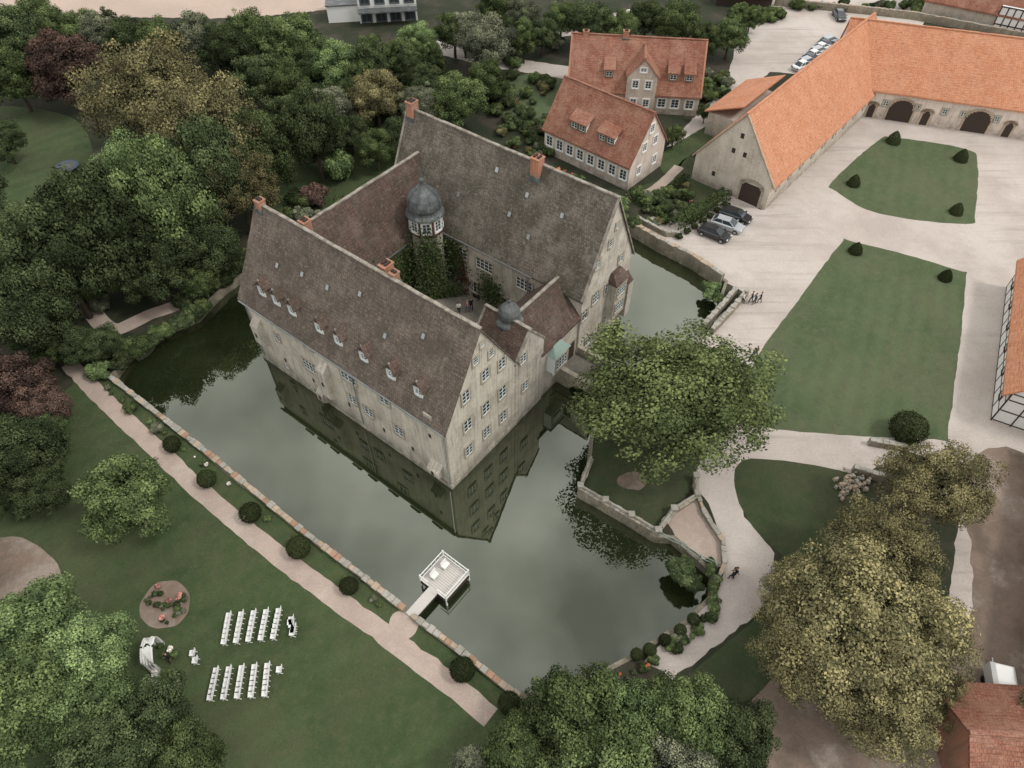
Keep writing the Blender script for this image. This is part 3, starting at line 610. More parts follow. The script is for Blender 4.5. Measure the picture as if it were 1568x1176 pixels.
timber(d,L,4.3,bay=1.9,t=.055)
for i in range(6): d.win((2+i*(L-4)/5,0,2.2),(1,0,0),(0,-1,0),.8,1.0,2,2,sur=M_timber)
for z in (.2,1.8,3.4,4.3): d.box(L-.04,L+.05,.1,10.9,z-.06,z+.06,M_timber)
for i in range(7): d.box(L-.045,L+.055,i*11/6-.06,i*11/6+.06,0,4.4,M_timber)
finish('half_timbered_house',M,[('walls',w),('roof',r),('timber_frame',d)])
M,L=hframe((1408,24),(1570,58)); w=MB();r=MB();d=MB(); gable(w,r,0,L*1.5,0,11,-.2,3.4,9.5,'x',M_barn,M_red,ridge=M_red,ov=.6)
w.box(L*.68,L*1.0,-.5,.1,0,4.6,M_white); 
for i in range(6): d.box(L*.68+i*L*.32/5-.1,L*.68+i*L*.32/5+.1,-.56,-.45,0,4.6,M_timber)
for z in (1.5,3,4.5): d.box(L*.68,L,-.55,-.45,z-.1,z+.1,M_timber)
finish('half_timbered_barn',M,[('walls',w),('roof',r),('timber_frame',d)])
M,L=hframe((1095,8),(1180,12)); w=MB();r=MB(); gable(w,r,0,L,0,8,-.2,2.4,5,'x',M_timber,M_red,ridge=M_red,ov=.8); finish('garden_shed',M,[('walls',w),('roof',r)])
wall('farmyard_wall',[P(*q) for q in [(1185,8),(1250,14),(1330,22),(1400,30),(1568,62),(1650,80)]],.5,GZ,GZ+1.3,M_mw,cop=[M_cop3,M_cop1])
M,L=hframe((1462,1245),(1750,1265)); w=MB();r=MB(); gable(w,r,0,L,0,8,-.2,2.4,5.2,'x',M_brick,M_red,ridge=M_red,ov=.6); finish('outbuilding',M,[('walls',w),('roof',r)])
M,L=hframe((1592,700),(1562,1060)); w=MB();r=MB();d=MB(); gable(w,r,0,L,0,9,-.2,3.4,8,'x',M_plas,M_or,ridge=M_or,ov=.5)
for i in range(7): d.win((2+i*(L-4)/6,0,1.8),(1,0,0),(0,-1,0),.9,1.1,2,2)
finish('farm_house',M,[('walls',w),('roof',r),('windows',d)])
M,L=hframe((552,36),(640,31)); w=MB();d=MB(); w.box(0,L,0,8,0,6.5,M_white); w.box(L*.05,L*.95,-.2,8.2,6.5,6.8,M_slate); w.box(0,L,-2.4,-.2,2.6,2.8,M_slate); w.box(-6,0,1,7,0,3,M_white); w.box(-6.2,0,.8,7.2,3,3.2,M_slate)
for i in range(4): d.win((L*(i+.5)/4,0,4.4),(1,0,0),(0,-1,0),1.6,1.9,2,1,sur=M_slate,fr=M_slate); d.win((L*(i+.5)/4,0,1.3),(1,0,0),(0,-1,0),1.8,2.1,2,1,sur=M_slate,fr=M_slate)
for i in range(8): d.beam((L*i/7,-2.3,2.8),(L*i/7,-2.3,3.8),.06,M_metal)
d.beam((0,-2.3,3.8),(L,-2.3,3.8),.06,M_metal); finish('modern_house',M,[('walls',w),('windows',d)])
# ------------------------------------------------------------------ terrace balustrade, platform
T=MB()
tp=[P(*q) for q in [(905,706),(888,750),(1006,818),(1030,785),(1066,762),(1064,735)]]
wall('terrace_wall',tp,.5,0,GZ+.45,M_mw,cop=[M_cop3,M_trim])
ba=densify(tp,2.6,False)
for p in ba[1:]:
    T.box(p.x-.24,p.x+.24,p.y-.24,p.y+.24,GZ+.45,GZ+.9,M_trim); T.box(p.x-.3,p.x+.3,p.y-.3,p.y+.3,GZ+.9,GZ+1.0,M_cop3)
for a,b in zip(tp,tp[1:]): T.beam(Vector((a.x,a.y,GZ+.82)),Vector((b.x,b.y,GZ+.82)),.16,M_cop3,.1)
T.obj('terrace_balustrade')
wall('low_stone_wall',[P(*q) for q in [(1062,745),(1078,790),(1106,830),(1108,866),(1092,905)]],.35,GZ,GZ+.4,M_mw,cop=[M_cop1,M_cop3])
wall('low_stone_wall',[P(*q) for q in [(1328,680),(1385,690)]],.5,GZ,GZ+.8,M_mw,cop=[M_cop3])
wall('low_stone_wall',[P(*q) for q in [(1303,722),(1350,736)]],.5,GZ,GZ+.9,M_mw,cop=[M_cop3])
RK=MB()
for i in range(90):
    p=P(random.gauss(1302,11),random.gauss(745,9)); s=random.uniform(.12,.34); a=random.random()*3
    c=[Vector((math.cos(a+k*1.57)*s*random.uniform(.7,1.2),math.sin(a+k*1.57)*s*random.uniform(.7,1.2),0)) for k in range(4)]; z=random.uniform(0,.5)
    RK.hexa([p+q+Vector((0,0,z)) for q in c],[p+q*.7+Vector((0,0,z+s)) for q in c],random.choice([M_cop3,M_cop1,M_trim]))
RK.obj('stone_pile')
FN=MB()
fp=densify([P(*q) for q in [(1008,822),(1040,838),(1070,858),(1098,870)]],1.3,False)
for a,b in zip(fp,fp[1:]):
    for z in (.5,.95): FN.beam(a+Vector((0,0,z)),b+Vector((0,0,z)),.05,M_copper)
for p in fp: FN.beam(p,p+Vector((0,0,1.05)),.07,M_copper)
FN.obj('green_railing')
# platform on the water
pc=CMi@P(681,884,1.1); e=1.5
PL=MB(); z=1.1; x0,x1,y0,y1=pc.x-e,pc.x+e,pc.y-e,pc.y+e
for i in range(14): PL.box(x0+i*2*e/14+.01,x0+(i+1)*2*e/14-.01,y0,y1,z-.08,z+random.uniform(0,.012),M_deck)
for (a,b) in ((x0,y0),(x1,y0),(x0,y1),(x1,y1)): PL.beam((a,b,-1),(a,b,z+.95),.12,M_white)
PL.box(x0,x1,y0-.06,y0,z-.5,z-.1,M_timber); PL.box(x0-.06,x0,y0,y1,z-.5,z-.1,M_timber); PL.box(x1,x1+.06,y0,y1,z-.5,z-.1,M_timber)
rails=[((x0,y0),(x1,y0)),((x1,y0),(x1,y1)),((x0,y1),(x1,y1)),((x0,y0),(x0,pc.y-.55)),((x0,pc.y+.55),(x0,y1))]
for a,b in rails:
    for zz in (.15,.85): PL.beam((*a,z+zz),(*b,z+zz),.07,M_white)
    n=max(1,int((Vector(b)-Vector(a)).length/.5))
    for i in range(n): q=Vector(a).lerp(Vector(b),i/n); PL.beam((q.x,q.y,z),(q.x,q.y,z+.85),.03,M_white)
bank=CMi@P(632,942,1.1)
PL.box(bank.x-.2,x0,pc.y-.5,pc.y+.5,z-.1,z,M_deck)
for sg in(-.5,.5): PL.box(bank.x,x0,pc.y+sg-.05,pc.y+sg+.05,z-.35,z-.1,M_timber)
for (bx,by) in ((pc.x+.8,pc.y+.6),(pc.x-.5,pc.y+.7)):
    PL.box(bx-.35,bx+.35,by-.25,by+.25,z+.3,z+.45,M_white)
    for sx in(-.3,.3):
        for sy in(-.2,.2): PL.beam((bx+sx,by+sy,z),(bx+sx,by+sy,z+.3),.07,M_white)
    PL.box(bx-.35,bx+.35,by+.2,by+.27,z+.45,z+.85,M_white)
PL.obj('water_platform',None,CM)
# ------------------------------------------------------------------ wedding furniture
CH=MB()
for sx in (-.2,.2):
    CH.beam((sx,-.2,0),(sx,.2,.45),.035,M_white); CH.beam((sx,.22,0),(sx,-.18,.45),.035,M_white); CH.beam((sx,-.18,.42),(sx,-.27,.95),.035,M_white)
CH.box(-.23,.23,-.2,.24,.44,.48,M_white)
for z in (.62,.75,.88): CH.box(-.2,.2,-.27+(.9-z)*.1,-.24+(.9-z)*.1,z-.04,z+.05,M_white)
ch=CH.obj('folding_chair'); chm=ch.data; bpy.data.objects.remove(ch)
arch_p=P(243,1008)
def chair(p):
    o=bpy.data.objects.new('folding_chair',chm); COL.objects.link(o); o.location=(p.x,p.y,GZ+.02); o.scale=(1.05,)*3
    o.rotation_euler=(0,0,math.radians(96)+random.uniform(-.06,.06))
for (tx0,ty0,tx1,ty1,bx0_,by0_,bx1_,by1_) in [(353,946,429,939,346,985,421,977),(334,1030,412,1023,325,1070,408,1064)]:
    for i in range(5):
        for j in range(6):
            a=i/4;b=j/5; u=(tx0+(tx1-tx0)*a)*(1-b)+(bx0_+(bx1_-bx0_)*a)*b; v=(ty0+(ty1-ty0)*a)*(1-b)+(by0_+(by1_-by0_)*a)*b; chair(P(u,v))
for i in range(6): chair(P(442+random.uniform(0,14),952+i*4))
chair(P(298,1003));chair(P(302,1014));chair(P(262,1047));chair(P(272,1049));chair(P(430,1028))
A=MB(); n=16; pts=[]
for i in range(n+1):
    a=math.pi*i/n; pts.append(Vector((1.1*math.cos(a),0,1.5+1.0*math.sin(a))))
pts=[Vector((1.1,0,0))]+pts+[Vector((-1.1,0,0))]
for yy in (-.3,.3):
    for a,b in zip(pts,pts[1:]): A.beam(a+Vector((0,yy,0)),b+Vector((0,yy,0)),.08,M_white)
for s0,s1 in ((0,8),(9,len(pts)-1)):
    for i in range(s0,s1):
        for yy in np.linspace(-.45,.35,6):
            a=pts[i]*1.0;b=pts[i+1]*1.0; w0=.1*math.sin(yy*9+i); w1=.1*math.sin(yy*9+i+1)
            A.face([a+Vector((w0,yy,0)),b+Vector((w1,yy,0)),b+Vector((w1+.03,yy+.17,0)),a+Vector((w0+.03,yy+.17,0))],M_white)
for i in range(8):
    A.face([(-1.1-.1*i,-.3,.05),( -1.2-.1*i,-.3,.08),(-1.3-.12*i,.4-.05*i,.05),(-1.1-.1*i,.4,.07)],M_white)
A.obj('wedding_arch',None,Matrix.Translation(arch_p)@Matrix.Rotation(math.radians(100),4,'Z'))
for k,(du,dv) in enumerate([(2,-20),(18,-14),(24,-6),(-6,18),(10,22),(30,38)]):
    pp=P(243+du,1008+dv,GZ+.4); place(random.choice(SHRUB),'flower_arrangement',pp,random.uniform(.3,.45),['g','fw','g','fw','g','fw'][k])
TR=MB(); tc=P(107,262); TR.lathe(tc,[(1.5,.75),(1.6,.9),(1.3,.92)],20,M_blue); TR.lathe(tc,[(1.3,.925),(1.29,.93),(.01,.93)],20,M_slate)
for i in range(6): a=i*1.047; TR.beam(tc+Vector((1.45*math.cos(a),1.45*math.sin(a),0)),tc+Vector((1.45*math.cos(a),1.45*math.sin(a),.8)),.07,M_metal)
TR.obj('trampoline')
BT=MB(); bc=P(221,537,.0)
sec=[(-1.3,.15,.5),(-.8,.5,.42),(0,.62,.4),(.8,.45,.45),(1.4,.05,.62)]
for (a,wa,za),(b,wb_,zb) in zip(sec,sec[1:]):
    for sg in(-1,1):
        BT.face([(a,sg*wa,za),(b,sg*wb_,zb),(b,sg*wb_*.5,.02),(a,sg*wa*.5,.02)],M_white)
    BT.face([(a,-wa*.5,.05),(b,-wb_*.5,.05),(b,wb_*.5,.05),(a,wa*.5,.05)],M_wood)
for x in(-.6,.3): BT.box(x-.12,x+.12,-.5,.5,.3,.34,M_wood)
BT.obj('rowing_boat',None,Matrix.Translation(bc)@Matrix.Rotation(math.radians(60),4,'Z'))
# ------------------------------------------------------------------ cars
def car_mesh(name,paint,est=False):
    mb=MB(); 
    st=[(-2.2,.45,.62,.70),(-2.1,.28,.86,.82),(-1.6,.2,.98,.88),(-.6,.2,.98,.9),(.6,.2,.96,.9),(1.5,.2,.9,.88),(2.05,.25,.74,.82),(2.22,.4,.58,.68)]
    def sec(x,zb,zt,w): return [(x,-w*.9,zb),(x,-w,zb+.2),(x,-w*.97,zt-.12),(x,-w*.84,zt),(x,w*.84,zt),(x,w*.97,zt-.12),(x,w,zb+.2),(x,w*.9,zb)]
    S=[sec(*q) for q in st]
    for a,b in zip(S,S[1:]):
        for i in range(8): j=(i+1)%8; mb.face([a[i],a[j],b[j],b[i]],paint)
    mb.face(S[0],paint);mb.face(S[-1],paint)
    xs=(-1.95,-1.45,.35,1.15) if est else (-1.7,-.95,.2,1.1)
    q=[(xs[0],-.72,.96),(xs[3],-.74,.93),(xs[3],.74,.93),(xs[0],.72,.96)]; t=[(xs[1],-.56,1.4),(xs[2],-.57,1.42),(xs[2],.57,1.42),(xs[1],.56,1.4)]
    mb.hexa(q,t,M_glass)
    mb.hexa([(p[0],p[1],p[2]) for p in t],[(p[0]*.97,p[1]*.95,p[2]+.05) for p in t],paint)
    for sg in(-1,1):
        for f in(0,.45,1):
            a=Vector(q[0] if sg<0 else q[3]).lerp(Vector(q[1] if sg<0 else q[2]),f); b=Vector(t[0] if sg<0 else t[3]).lerp(Vector(t[1] if sg<0 else t[2]),f); mb.beam(a,b,.07,paint)
        for x in(-1.35,1.4):
            for (r0,mt,yo) in ((.33,M_tire,.93),(.2,M_metal,.945)):
                ring=[(x+r0*math.cos(k*.5236),sg*(yo-.22),.33+r0*math.sin(k*.5236)) for k in range(12)]; ring2=[(p[0],sg*yo,p[2]) for p in ring]; mb.hexa(ring,ring2,mt)
        mb.box(.95,1.15,sg*.95-.1,sg*.95+.1,.95,1.08,paint)
        mb.box(2.08,2.17,sg*.6-.16,sg*.6+.16,.6,.72,M_white); mb.box(-2.19,-2.1,sg*.6-.16,sg*.6+.16,.66,.8,M_maroon)
    return mb.obj(name,smooth=False)
cols={'black':(.015,.015,.018),'white':(.75,.75,.75),'silver':(.42,.44,.46),'dark':(.05,.055,.065)}
cm={}
for k,c in cols.items():
    o=car_mesh('parked_car',m_paint('paint_'+k,c),k in('black','silver')); cm[k]=o.data; bpy.data.objects.remove(o)
def car(u,v,k,a,b):
    p=P(u,v); q0=P(*a);q1=P(*b); ang=math.atan2(q1.y-q0.y,q1.x-q0.x); o=bpy.data.objects.new('parked_car',cm[k]); COL.objects.link(o); o.location=(p.x,p.y,GZ+.01); o.rotation_euler=(0,0,ang)
car(1092,362,'black',(1068,352),(1114,370)); car(1112,349,'silver',(1088,340),(1136,356)); car(1125,335,'black',(1103,327),(1146,342))
for i in range(8):
    f=i/7; car(1228+f*40,105-f*38,['white','silver','dark','white','silver','white','dark','silver'][i],(1215,108),(1236,100))
car(1284,28,'dark',(1276,18),(1290,38))
TRL=MB(); TRL.box(-1.5,1.5,-1,1,.6,1.9,M_white)
TRL.hexa([(-1.5,-1,1.9),(1.5,-1,1.9),(1.5,1,1.9),(-1.5,1,1.9)],[(-1.3,-.7,2.15),(1.3,-.7,2.15),(1.3,.7,2.15),(-1.3,.7,2.15)],M_white)
TRL.box(-1.4,1.4,-.8,.8,.4,.6,M_metal); TRL.beam((1.4,0,.5),(2.6,0,.5),.1,M_metal)
for sg in(-1,1):
    for x in(-.4,.4):
        ring=[(x+.32*math.cos(k*.5236),sg*.9,.33+.32*math.sin(k*.5236)) for k in range(12)]; TRL.hexa(ring,[(p[0],sg*1.08,p[2]) for p in ring],M_tire)
t=TRL.obj('box_trailer'); t.location=P(1522,1054); t.rotation_euler=(0,0,math.radians(75)); t.scale=(.9,.9,.9)
# ------------------------------------------------------------------ people
def person_mesh(name,top,bottom,hair):
    J={'pel':(0,0,.95),'sp':(0,-.01,1.13),'ch':(0,0,1.33),'nk':(0,0,1.49),'hd':(0,.015,1.58)}
    E=[('pel','sp'),('sp','ch'),('ch','nk'),('nk','hd')]; Rr={'pel':(.155,.11),'sp':(.135,.1),'ch':(.165,.11),'nk':(.06,.06),'hd':(.06,.065)}
    for s,sg,ph in (('l',-1,1),('r',1,-1)):
        J.update({s+'sh':(sg*.19,0,1.40),s+'el':(sg*.25,-.05*ph-.02,1.13),s+'wr':(sg*.26,-.12*ph+.06,.89),s+'ha':(sg*.255,-.14*ph+.08,.83),
         s+'hp':(sg*.09,0,.88),s+'kn':(sg*.1,.14*ph+.04,.5),s+'an':(sg*.1,.2*ph-.04,.1),s+'to':(sg*.11,.2*ph+.1,.045)})
        E+=[('ch',s+'sh'),(s+'sh',s+'el'),(s+'el',s+'wr'),(s+'wr',s+'ha'),('pel',s+'hp'),(s+'hp',s+'kn'),(s+'kn',s+'an'),(s+'an',s+'to')]
        Rr.update({s+'sh':(.07,.07),s+'el':(.047,.047),s+'wr':(.03,.03),s+'ha':(.038,.022),s+'hp':(.1,.1),s+'kn':(.062,.062),s+'an':(.045,.045),s+'to':(.042,.03)})
    ks=list(J); me=bpy.data.meshes.new('skel'); me.from_pydata([J[k] for k in ks],[(ks.index(a),ks.index(b)) for a,b in E],[])
    o=bpy.data.objects.new('skel',me); COL.objects.link(o); o.modifiers.new('s','SKIN'); sv=me.skin_vertices[0].data
    for i,k in enumerate(ks): sv[i].radius=Rr[k]; sv[i].use_root=(k=='pel')
    sb=o.modifiers.new('u','SUBSURF'); sb.levels=1
    dg=bpy.context.evaluated_depsgraph_get(); m2=bpy.data.meshes.new_from_object(o.evaluated_get(dg)); bpy.data.objects.remove(o)
    mb=MB()
    for p in m2.polygons:
        c=p.center; m=top
        if c.z<.12: m=M_tire
        elif abs(c.x)>.2 and c.z<.9: m=M_skin
        elif c.z<.97: m=bottom
        elif c.z>1.47: m=M_skin
        mb.face([m2.vertices[i].co for i in p.vertices],m)
    hc=Vector((0,.02,1.665))
    def ell(c,r,mat,n=10,k=7,cut=-9):
        for i in range(k):
            for j in range(n):
                def q(i,j): a=math.pi*i/k;b=6.2832*j/n; return Vector((c[0]+r[0]*math.sin(a)*math.cos(b),c[1]+r[1]*math.sin(a)*math.sin(b),c[2]+r[2]*math.cos(a)))
                f=[q(i,j),q(i,j+1),q(i+1,j+1),q(i+1,j)]
                if sum(x.z for x in f)/4>cut: mb.face(f,mat)
    ell(hc,(.075,.092,.115),M_skin); ell(hc+Vector((0,-.018,.018)),(.084,.095,.112),hair,10,7,hc.z-.03)
    mb.hexa([(-.014,.1,1.645),(.014,.1,1.645),(.008,.1,1.69),(-.008,.1,1.69)],[(-.008,.132,1.648),(.008,.132,1.648),(.003,.115,1.69),(-.003,.115,1.69)],M_skin)
    for sg in(-1,1):
        ell((sg*.03,.1,1.685),(.012,.01,.008),M_tire,6,4); ell((sg*.076,.015,1.665),(.01,.02,.03),M_skin,6,4)
    mb.box(-.024,.024,.094,.108,1.612,1.622,M_maroon)
    for s,sg in(('l',-1),('r',1)):
        h=Vector(J[s+'ha'])
        for i in range(4):
            b=h+Vector((0,-.026+i*.017,-.02)); l=(.06,.072,.068,.052)[i]; k=b+Vector((0,.004,-l*.55)); mb.beam(b,k,.015,M_skin); mb.beam(k,k+Vector((-sg*.012,.006,-l*.45)),.012,M_skin)
        mb.beam(h+Vector((0,.028,.01)),h+Vector((-sg*.01,.055,-.035)),.017,M_skin)
    return mb.obj(name,smooth=False).data
def clear(nm):
    for o in list(bpy.data.objects):
        if o.name.startswith(nm): bpy.data.objects.remove(o)
pm=[person_mesh('tmpp',M_black,M_black,M_hair),person_mesh('tmpp',M_blue,M_black,M_hair),person_mesh('tmpp',M_pink,M_blue,M_cop1),person_mesh('tmpp',M_white,M_black,M_hair)]
clear('tmpp')
for u,v,k,z in [(1119,886,0,GZ),(1123,883,0,GZ),(263,1012,0,GZ),(1151,550,1,GZ),(1155,547,0,GZ),(1136,465,3,GZ),(1149,463,0,GZ),(1154,466,1,GZ),(1162,464,0,GZ),(716,478,2,1.6),(703,480,3,1.6),(722,474,0,1.6)]:
    p=P(u,v,z+.01); o=bpy.data.objects.new('person',pm[k]); COL.objects.link(o); o.location=(p.x,p.y,z+.02); o.rotation_euler=(0,0,random.uniform(0,6.28)); o.scale=(1.03,)*3
tb=MB()
for (u,v) in [(745,497),(735,505),(752,490)]:
    p=CMi@P(u,v,1.6); tb.lathe((p.x,p.y,1.6),[(.3,0),(.05,.05),(.05,.7),(.55,.72),(.55,.76)],12,M_white)
tb.obj('bistro_table',None,CM)
# ------------------------------------------------------------------ vegetation
TR_=[(30,48,48,'d'),(20,120,48,'g'),(60,36,42,'g'),(130,54,40,'g'),(185,58,40,'d'),(245,60,38,'g'),(305,56,42,'s'),(355,82,46,'d'),(400,60,46,'g'),(455,62,44,'g'),
(400,125,46,'d'),(440,130,46,'g'),(450,180,44,'d'),(505,170,42,'s'),(515,105,44,'b'),(560,100,42,'d'),(610,88,36,'g'),(640,66,34,'b'),(695,50,34,'g'),(655,130,36,'d'),
(700,155,46,'g'),(745,125,36,'g'),(640,165,34,'s'),(612,212,34,'d'),(575,228,34,'g'),(770,55,32,'d'),(475,215,34,'g'),(535,205,32,'d'),
(860,30,30,'g'),(830,55,28,'d'),(905,35,38,'d'),(950,45,32,'g'),(990,28,34,'d'),(1038,35,38,'g'),(1080,60,28,'g'),(1118,55,32,'b'),(1150,30,18,'g'),(800,25,30,'s'),(760,10,32,'g'),
(2,215,36,'d'),(30,355,54,'d'),(20,430,56,'g'),(75,425,46,'d'),(45,500,46,'d'),(128,532,36,'d'),(20,590,62,'p'),(62,620,48,'p'),(30,690,66,'d'),(60,755,46,'d'),(160,527,34,'d'),
(90,345,46,'d'),(185,375,74,'d'),(125,405,58,'g'),(258,405,58,'d'),(325,385,50,'d'),(225,430,40,'d'),(305,430,32,'g'),(150,430,38,'g'),
(45,960,82,'b'),(130,1005,72,'b'),(30,1070,90,'g'),(130,1090,72,'b'),(235,1100,68,'d'),(290,1160,60,'g'),(150,1170,80,'d'),(-40,1160,90,'g'),
(790,1160,60,'g'),(880,1100,84,'g'),(965,1100,66,'b'),(930,1170,80,'g'),(1055,1105,74,'g'),(1130,1130,62,'d'),(1040,1180,70,'s'),(720,1190,45,'s'),
(-60,300,60,'d'),(-70,450,60,'d'),(-60,600,60,'d'),(-60,750,60,'d'),(-60,60,60,'g'),(-60,880,50,'d'),(1620,1100,60,'o')]
for u,v,r,k in TR_: tree(u,v,r,k)
for u,v,r,k in [(98,105,60,'p'),(745,66,50,'s'),(575,150,46,'o'),(195,765,76,'g')]: tree(u,v,r,k)
for u,v,r,k in [(1320,955,138,'o'),(1435,745,88,'o'),(1345,850,94,'o'),(1395,950,88,'o'),(1245,1000,94,'o'),(1345,1075,98,'o'),(1230,930,74,'o'),(1440,1070,50,'o')]: tree(u,v,r,k,'L',1.05)
for u,v,r,k,h in [(235,145,104,'o',1.15),(325,205,96,'o',1.25),(362,285,62,'o',1.5),(212,265,74,'b',1.1)]: tree(u,v,r,k,'L',h)
for i in range(56):
    u,v=random.choice([(random.uniform(0,540),random.uniform(48,74)),(random.uniform(390,560),random.uniform(80,150)),(random.uniform(420,640),random.uniform(70,185)),(random.uniform(640,860),random.uniform(25,60)),(random.uniform(-20,100),random.uniform(370,500)),(random.uniform(-20,90),random.uniform(500,790)),(random.uniform(620,760),random.uniform(90,190))])
    tree(u,v,random.uniform(20,36),random.choice('ddggbgsd'),random.choice('BBT'),random.uniform(1.1,1.4))
for x,y,r,zc,k in [(-9,49,5.5,10,'d'),(-3,48.5,6,10.5,'d'),(4,48,5.5,10.5,'g'),(11,48,5,10,'d'),(18,49,5,9,'g'),(27,48,4.5,9,'d'),(-14,46,4.5,8,'d')]: wtree(CL(x,y),r,zc,k)
place(BIG[0],'linden_tree',P(1030,607,8.4),(10.4,8.9,7.2),'l',rot=.1)
for u,v,r in [(1032,207,17),(1080,172,14)]: tree(u,v,r,'g',hk=1.3)
for i in range(46):
    t=i/45; p=CL(-9+t*22,42.3+random.uniform(-.6,1.2)) if i>16 else P(175+i*8.5,560-i*5.2+random.uniform(-5,5))
    r=random.uniform(.8,1.7); place(random.choice(SHRUB),'shrub',(p.x,p.y,GZ+r*.3),r,random.choice(['d','g','d']))
for i in range(70):
    u,v=random.choice([(random.uniform(400,620),random.uniform(170,225)),(random.uniform(420,540),random.uniform(300,400)),(random.uniform(0,160),random.uniform(310,480)),(random.uniform(620,860),random.uniform(60,200)),(random.uniform(0,100),random.uniform(520,800))])
    q=CMi@P(u,v)
    if -2<q.x<45 and -2<q.y<41: continue
    shrub(u,v,random.uniform(10,22),random.choice(['g','d','b','s','d','g']))
for u,v,r in [(263,680,13),(316,733,14),(383,785,16),(457,838,18),(534,897,14),(708,1025,19),(780,1077,17)]:
    p=P(u,v,GZ+.8); k=r*depth(p)/F; place(BALL,'box_ball_topiary',P(u,v,GZ+k*.95),(k*random.uniform(.95,1.06),k,k*random.uniform(.88,1.0)),'x')
for u,v,r in [(1392,655,27)]:
    p=P(u,v,GZ+1.3); k=r*depth(p)/F; place(BALL,'box_ball_topiary',P(u,v,GZ+k*.8),(k,k,k*.85),'x')
for u,v in [(1367,218),(1470,245),(1306,283),(1463,326),(1309,386),(1446,427)]:
    p=P(u,v,GZ); k=9.5*depth(p)/F; place(CONE,'cone_topiary',(p.x,p.y,GZ+.7*k),k*random.uniform(.92,1.08),'x')
for i in range(60):
    t=random.random(); n=len(sw)-1; s=t*n; k=int(s); p=sw[min(k,n)].lerp(sw[min(k+1,n)],s-k); q=Vector((p.x-random.uniform(.4,1.0),p.y-random.uniform(.4,.9),0)); r=random.uniform(.18,.45)
    if t>.35 and random.random()<.7: continue
    place(random.choice(SHRUB),'rose_bush',(q.x,q.y,GZ+r*.5),r*(.6 if i%9==0 else 1),'fw' if i%9==0 else random.choice(['g','b','g','s','d']))
for i in range(10): shrub(1090+random.uniform(-8,8),860+i*9,random.uniform(7,12),random.choice(['g','d','g','b']),'rose_bush')
bp=[P(*q) for q in [(1094,905),(1055,957),(980,1008),(905,1043),(835,1066)]]
for i in range(56):
    s=random.random()*4; k=min(int(s),3); p=bp[k].lerp(bp[k+1],s-k); fl=i%11==0; r=random.uniform(.15,.22) if fl else random.uniform(.25,.6); p+=Vector((random.uniform(.2,.9),random.uniform(-.9,-.2),0))
    place(random.choice(SHRUB),'rose_bush',(p.x,p.y,GZ+(.5 if fl else r*.5)),r,'fo' if fl else random.choice(['g','d','b','g','d','s']))
for u,v,r in [(995,995,13),(1018,980,12),(1042,965,12),(1062,948,12),(975,1002,12)]:
    p=P(u,v,GZ+.5); k=r*.8*depth(p)/F; place(BALL,'box_ball_topiary',P(u,v,GZ+k*.9),k,'x')
for u,v,r in [(1048,880,24),(1035,870,18),(1062,893,18),(1050,862,14)]: shrub(u,v,r,'d','reed_clump')
for u,v,r,k in [(150,567,22,'b'),(240,655,12,'s'),(200,625,12,'g'),(110,545,18,'g'),(520,258,30,'b'),(480,300,26,'p'),(300,440,24,'g')]: shrub(u,v,r,k)
for i in range(34):
    a=random.random()*6.28; rr=random.random()**.5; place(random.choice(SHRUB),'rose_bush',P(253+33*rr*math.cos(a),926+30*rr*math.sin(a),GZ+.2),random.uniform(.15,.35),random.choice(['d','g','fp','s','d','d']))
for i in range(170):
    u,v=random.choice([(random.uniform(765,845),random.uniform(180,262)),(random.uniform(850,965),None),(random.uniform(965,1060),random.uniform(280,345)),(random.uniform(1060,1115),random.uniform(110,150)),(random.uniform(780,860),random.uniform(120,200))])
    if v is None: v=245+(u-850)*.5+random.uniform(8,36)
    fl=i%14==0
    shrub(u,v,3.5 if fl else random.uniform(5,14),random.choice(['fo','fp','fw']) if fl else random.choice(['g','g','d','b','d','g','s','o']),'garden_shrub')
for i in range(26):
    shrub(random.uniform(1120,1200),random.uniform(10,30),random.uniform(7,12),'g')
for i in range(30): shrub(random.uniform(1200,1560),random.uniform(4,16)+0.0,random.uniform(6,11),random.choice('gds'))
for u,v in [(1086,452),(1095,440),(1083,438),(1100,458)]: shrub(u,v,12,'b')
def hedge(name,pts,w,h,kind='x'):
    rng=np.random.default_rng(4); C=[];Nn=[]
    for a,b in zip(pts,pts[1:]):
        d=(b-a); L=d.length; d=d/L; n=Vector((-d.y,d.x,0))
        for _ in range(int(L*(w+2*h)*45)):
            t=rng.random()*L; s=rng.random()*(w+2*h)
            if s<h: off=-w/2;z=s;nn=-n
            elif s<h+w: off=s-h-w/2;z=h;nn=Vector((0,0,1))
            else: off=w/2;z=s-h-w;nn=n
            p=a+d*t+n*(off+rng.normal()*.05); C.append((p.x,p.y,GZ+z+rng.normal()*.04)); Nn.append(np.array(nn)+rng.normal(size=3)*.4)
    C=np.array(C); me=leaves_to_mesh(name,C,np.array(Nn),rng.uniform(.09,.17,len(C)),rng.uniform(.6,1.4,len(C)))
    o=bpy.data.objects.new(name,me); COL.objects.link(o); o.material_slots[0].link='OBJECT'; o.material_slots[0].material=LF[kind]
hedge('box_hedge',[P(1030,352),P(1112,302)],1.6,1.3,'g')
hedge('box_hedge',[P(960,300),P(1020,340)],.7,.8,'g')
for i in range(7): shrub(1040+i*12,362-i*8,7,'x','box_ball_topiary')
hedge('garden_hedge',[P(1020,300),P(1050,275)],.8,.9); hedge('garden_hedge',[P(790,190),P(835,235)],1,1.2,'d')
wall('garden_wall',[P(*q) for q in [(975,338),(1020,362),(1040,362)]],.4,GZ,GZ+.7,M_mw,cop=[M_cop3])
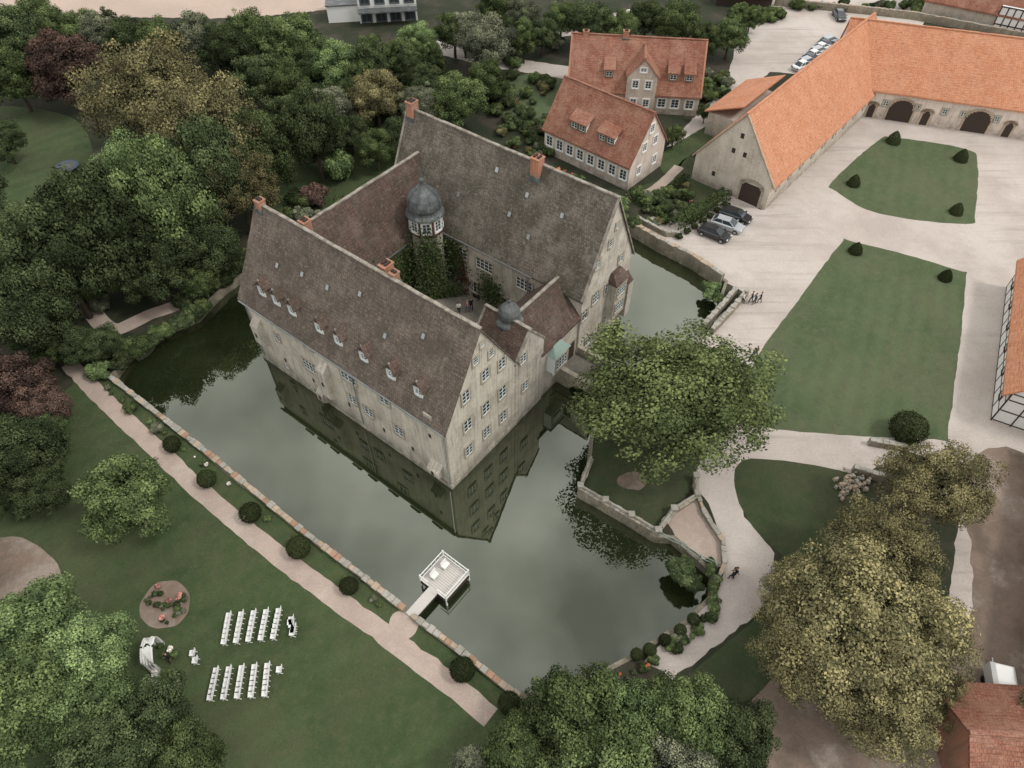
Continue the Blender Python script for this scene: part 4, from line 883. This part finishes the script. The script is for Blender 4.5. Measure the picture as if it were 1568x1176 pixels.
# ------------------------------------------------------------------ camera, light, sky
cam=bpy.data.cameras.new('camera'); co=bpy.data.objects.new('camera',cam); COL.objects.link(co); scene.camera=co
co.location=(0,0,HC); co.rotation_euler=(math.pi/2-TH,0,0); cam.sensor_width=36; cam.lens=36*F/1568; cam.clip_end=3000
sd=Vector((.62,-.18,.85)).normalized()
sun=bpy.data.lights.new('sun','SUN'); sun.energy=1.5; sun.angle=math.radians(10); sun.color=(1,.96,.91)
so=bpy.data.objects.new('sun',sun); COL.objects.link(so); so.rotation_euler=sd.to_track_quat('Z','Y').to_euler()
w=bpy.data.worlds.new('World'); scene.world=w; w.use_nodes=True; nt=w.node_tree; bg=nt.nodes['Background']; bg.inputs[1].default_value=.12
sky=nt.nodes.new('ShaderNodeTexSky'); sky.sky_type='NISHITA'; sky.sun_disc=False; sky.sun_elevation=math.asin(sd.z); sky.sun_rotation=math.atan2(sd.x,sd.y)
hs=nt.nodes.new('ShaderNodeHueSaturation'); hs.inputs['Saturation'].default_value=.3; nt.links.new(sky.outputs[0],hs.inputs['Color'])
tc=nt.nodes.new('ShaderNodeTexCoord'); nz=nt.nodes.new('ShaderNodeTexNoise'); nz.inputs['Scale'].default_value=3.0; nz.inputs['Detail'].default_value=4; nz.inputs['Roughness'].default_value=.5
nt.links.new(tc.outputs['Generated'],nz.inputs['Vector'])
mr=nt.nodes.new('ShaderNodeMapRange'); mr.inputs[1].default_value=.36; mr.inputs[2].default_value=.64; mr.inputs[3].default_value=5; mr.inputs[4].default_value=18; nt.links.new(nz.outputs[0],mr.inputs[0])
vm=nt.nodes.new('ShaderNodeVectorMath'); vm.operation='SCALE'; vm.inputs[0].default_value=(1,.99,.97); nt.links.new(mr.outputs[0],vm.inputs['Scale'])
mx=nt.nodes.new('ShaderNodeMix'); mx.data_type='RGBA'; mx.inputs[0].default_value=.82; nt.links.new(hs.outputs[0],mx.inputs[6]); nt.links.new(vm.outputs[0],mx.inputs[7]); nt.links.new(mx.outputs[2],bg.inputs[0])
scene.view_settings.view_transform='Standard'; scene.view_settings.look='None'; scene.view_settings.exposure=0
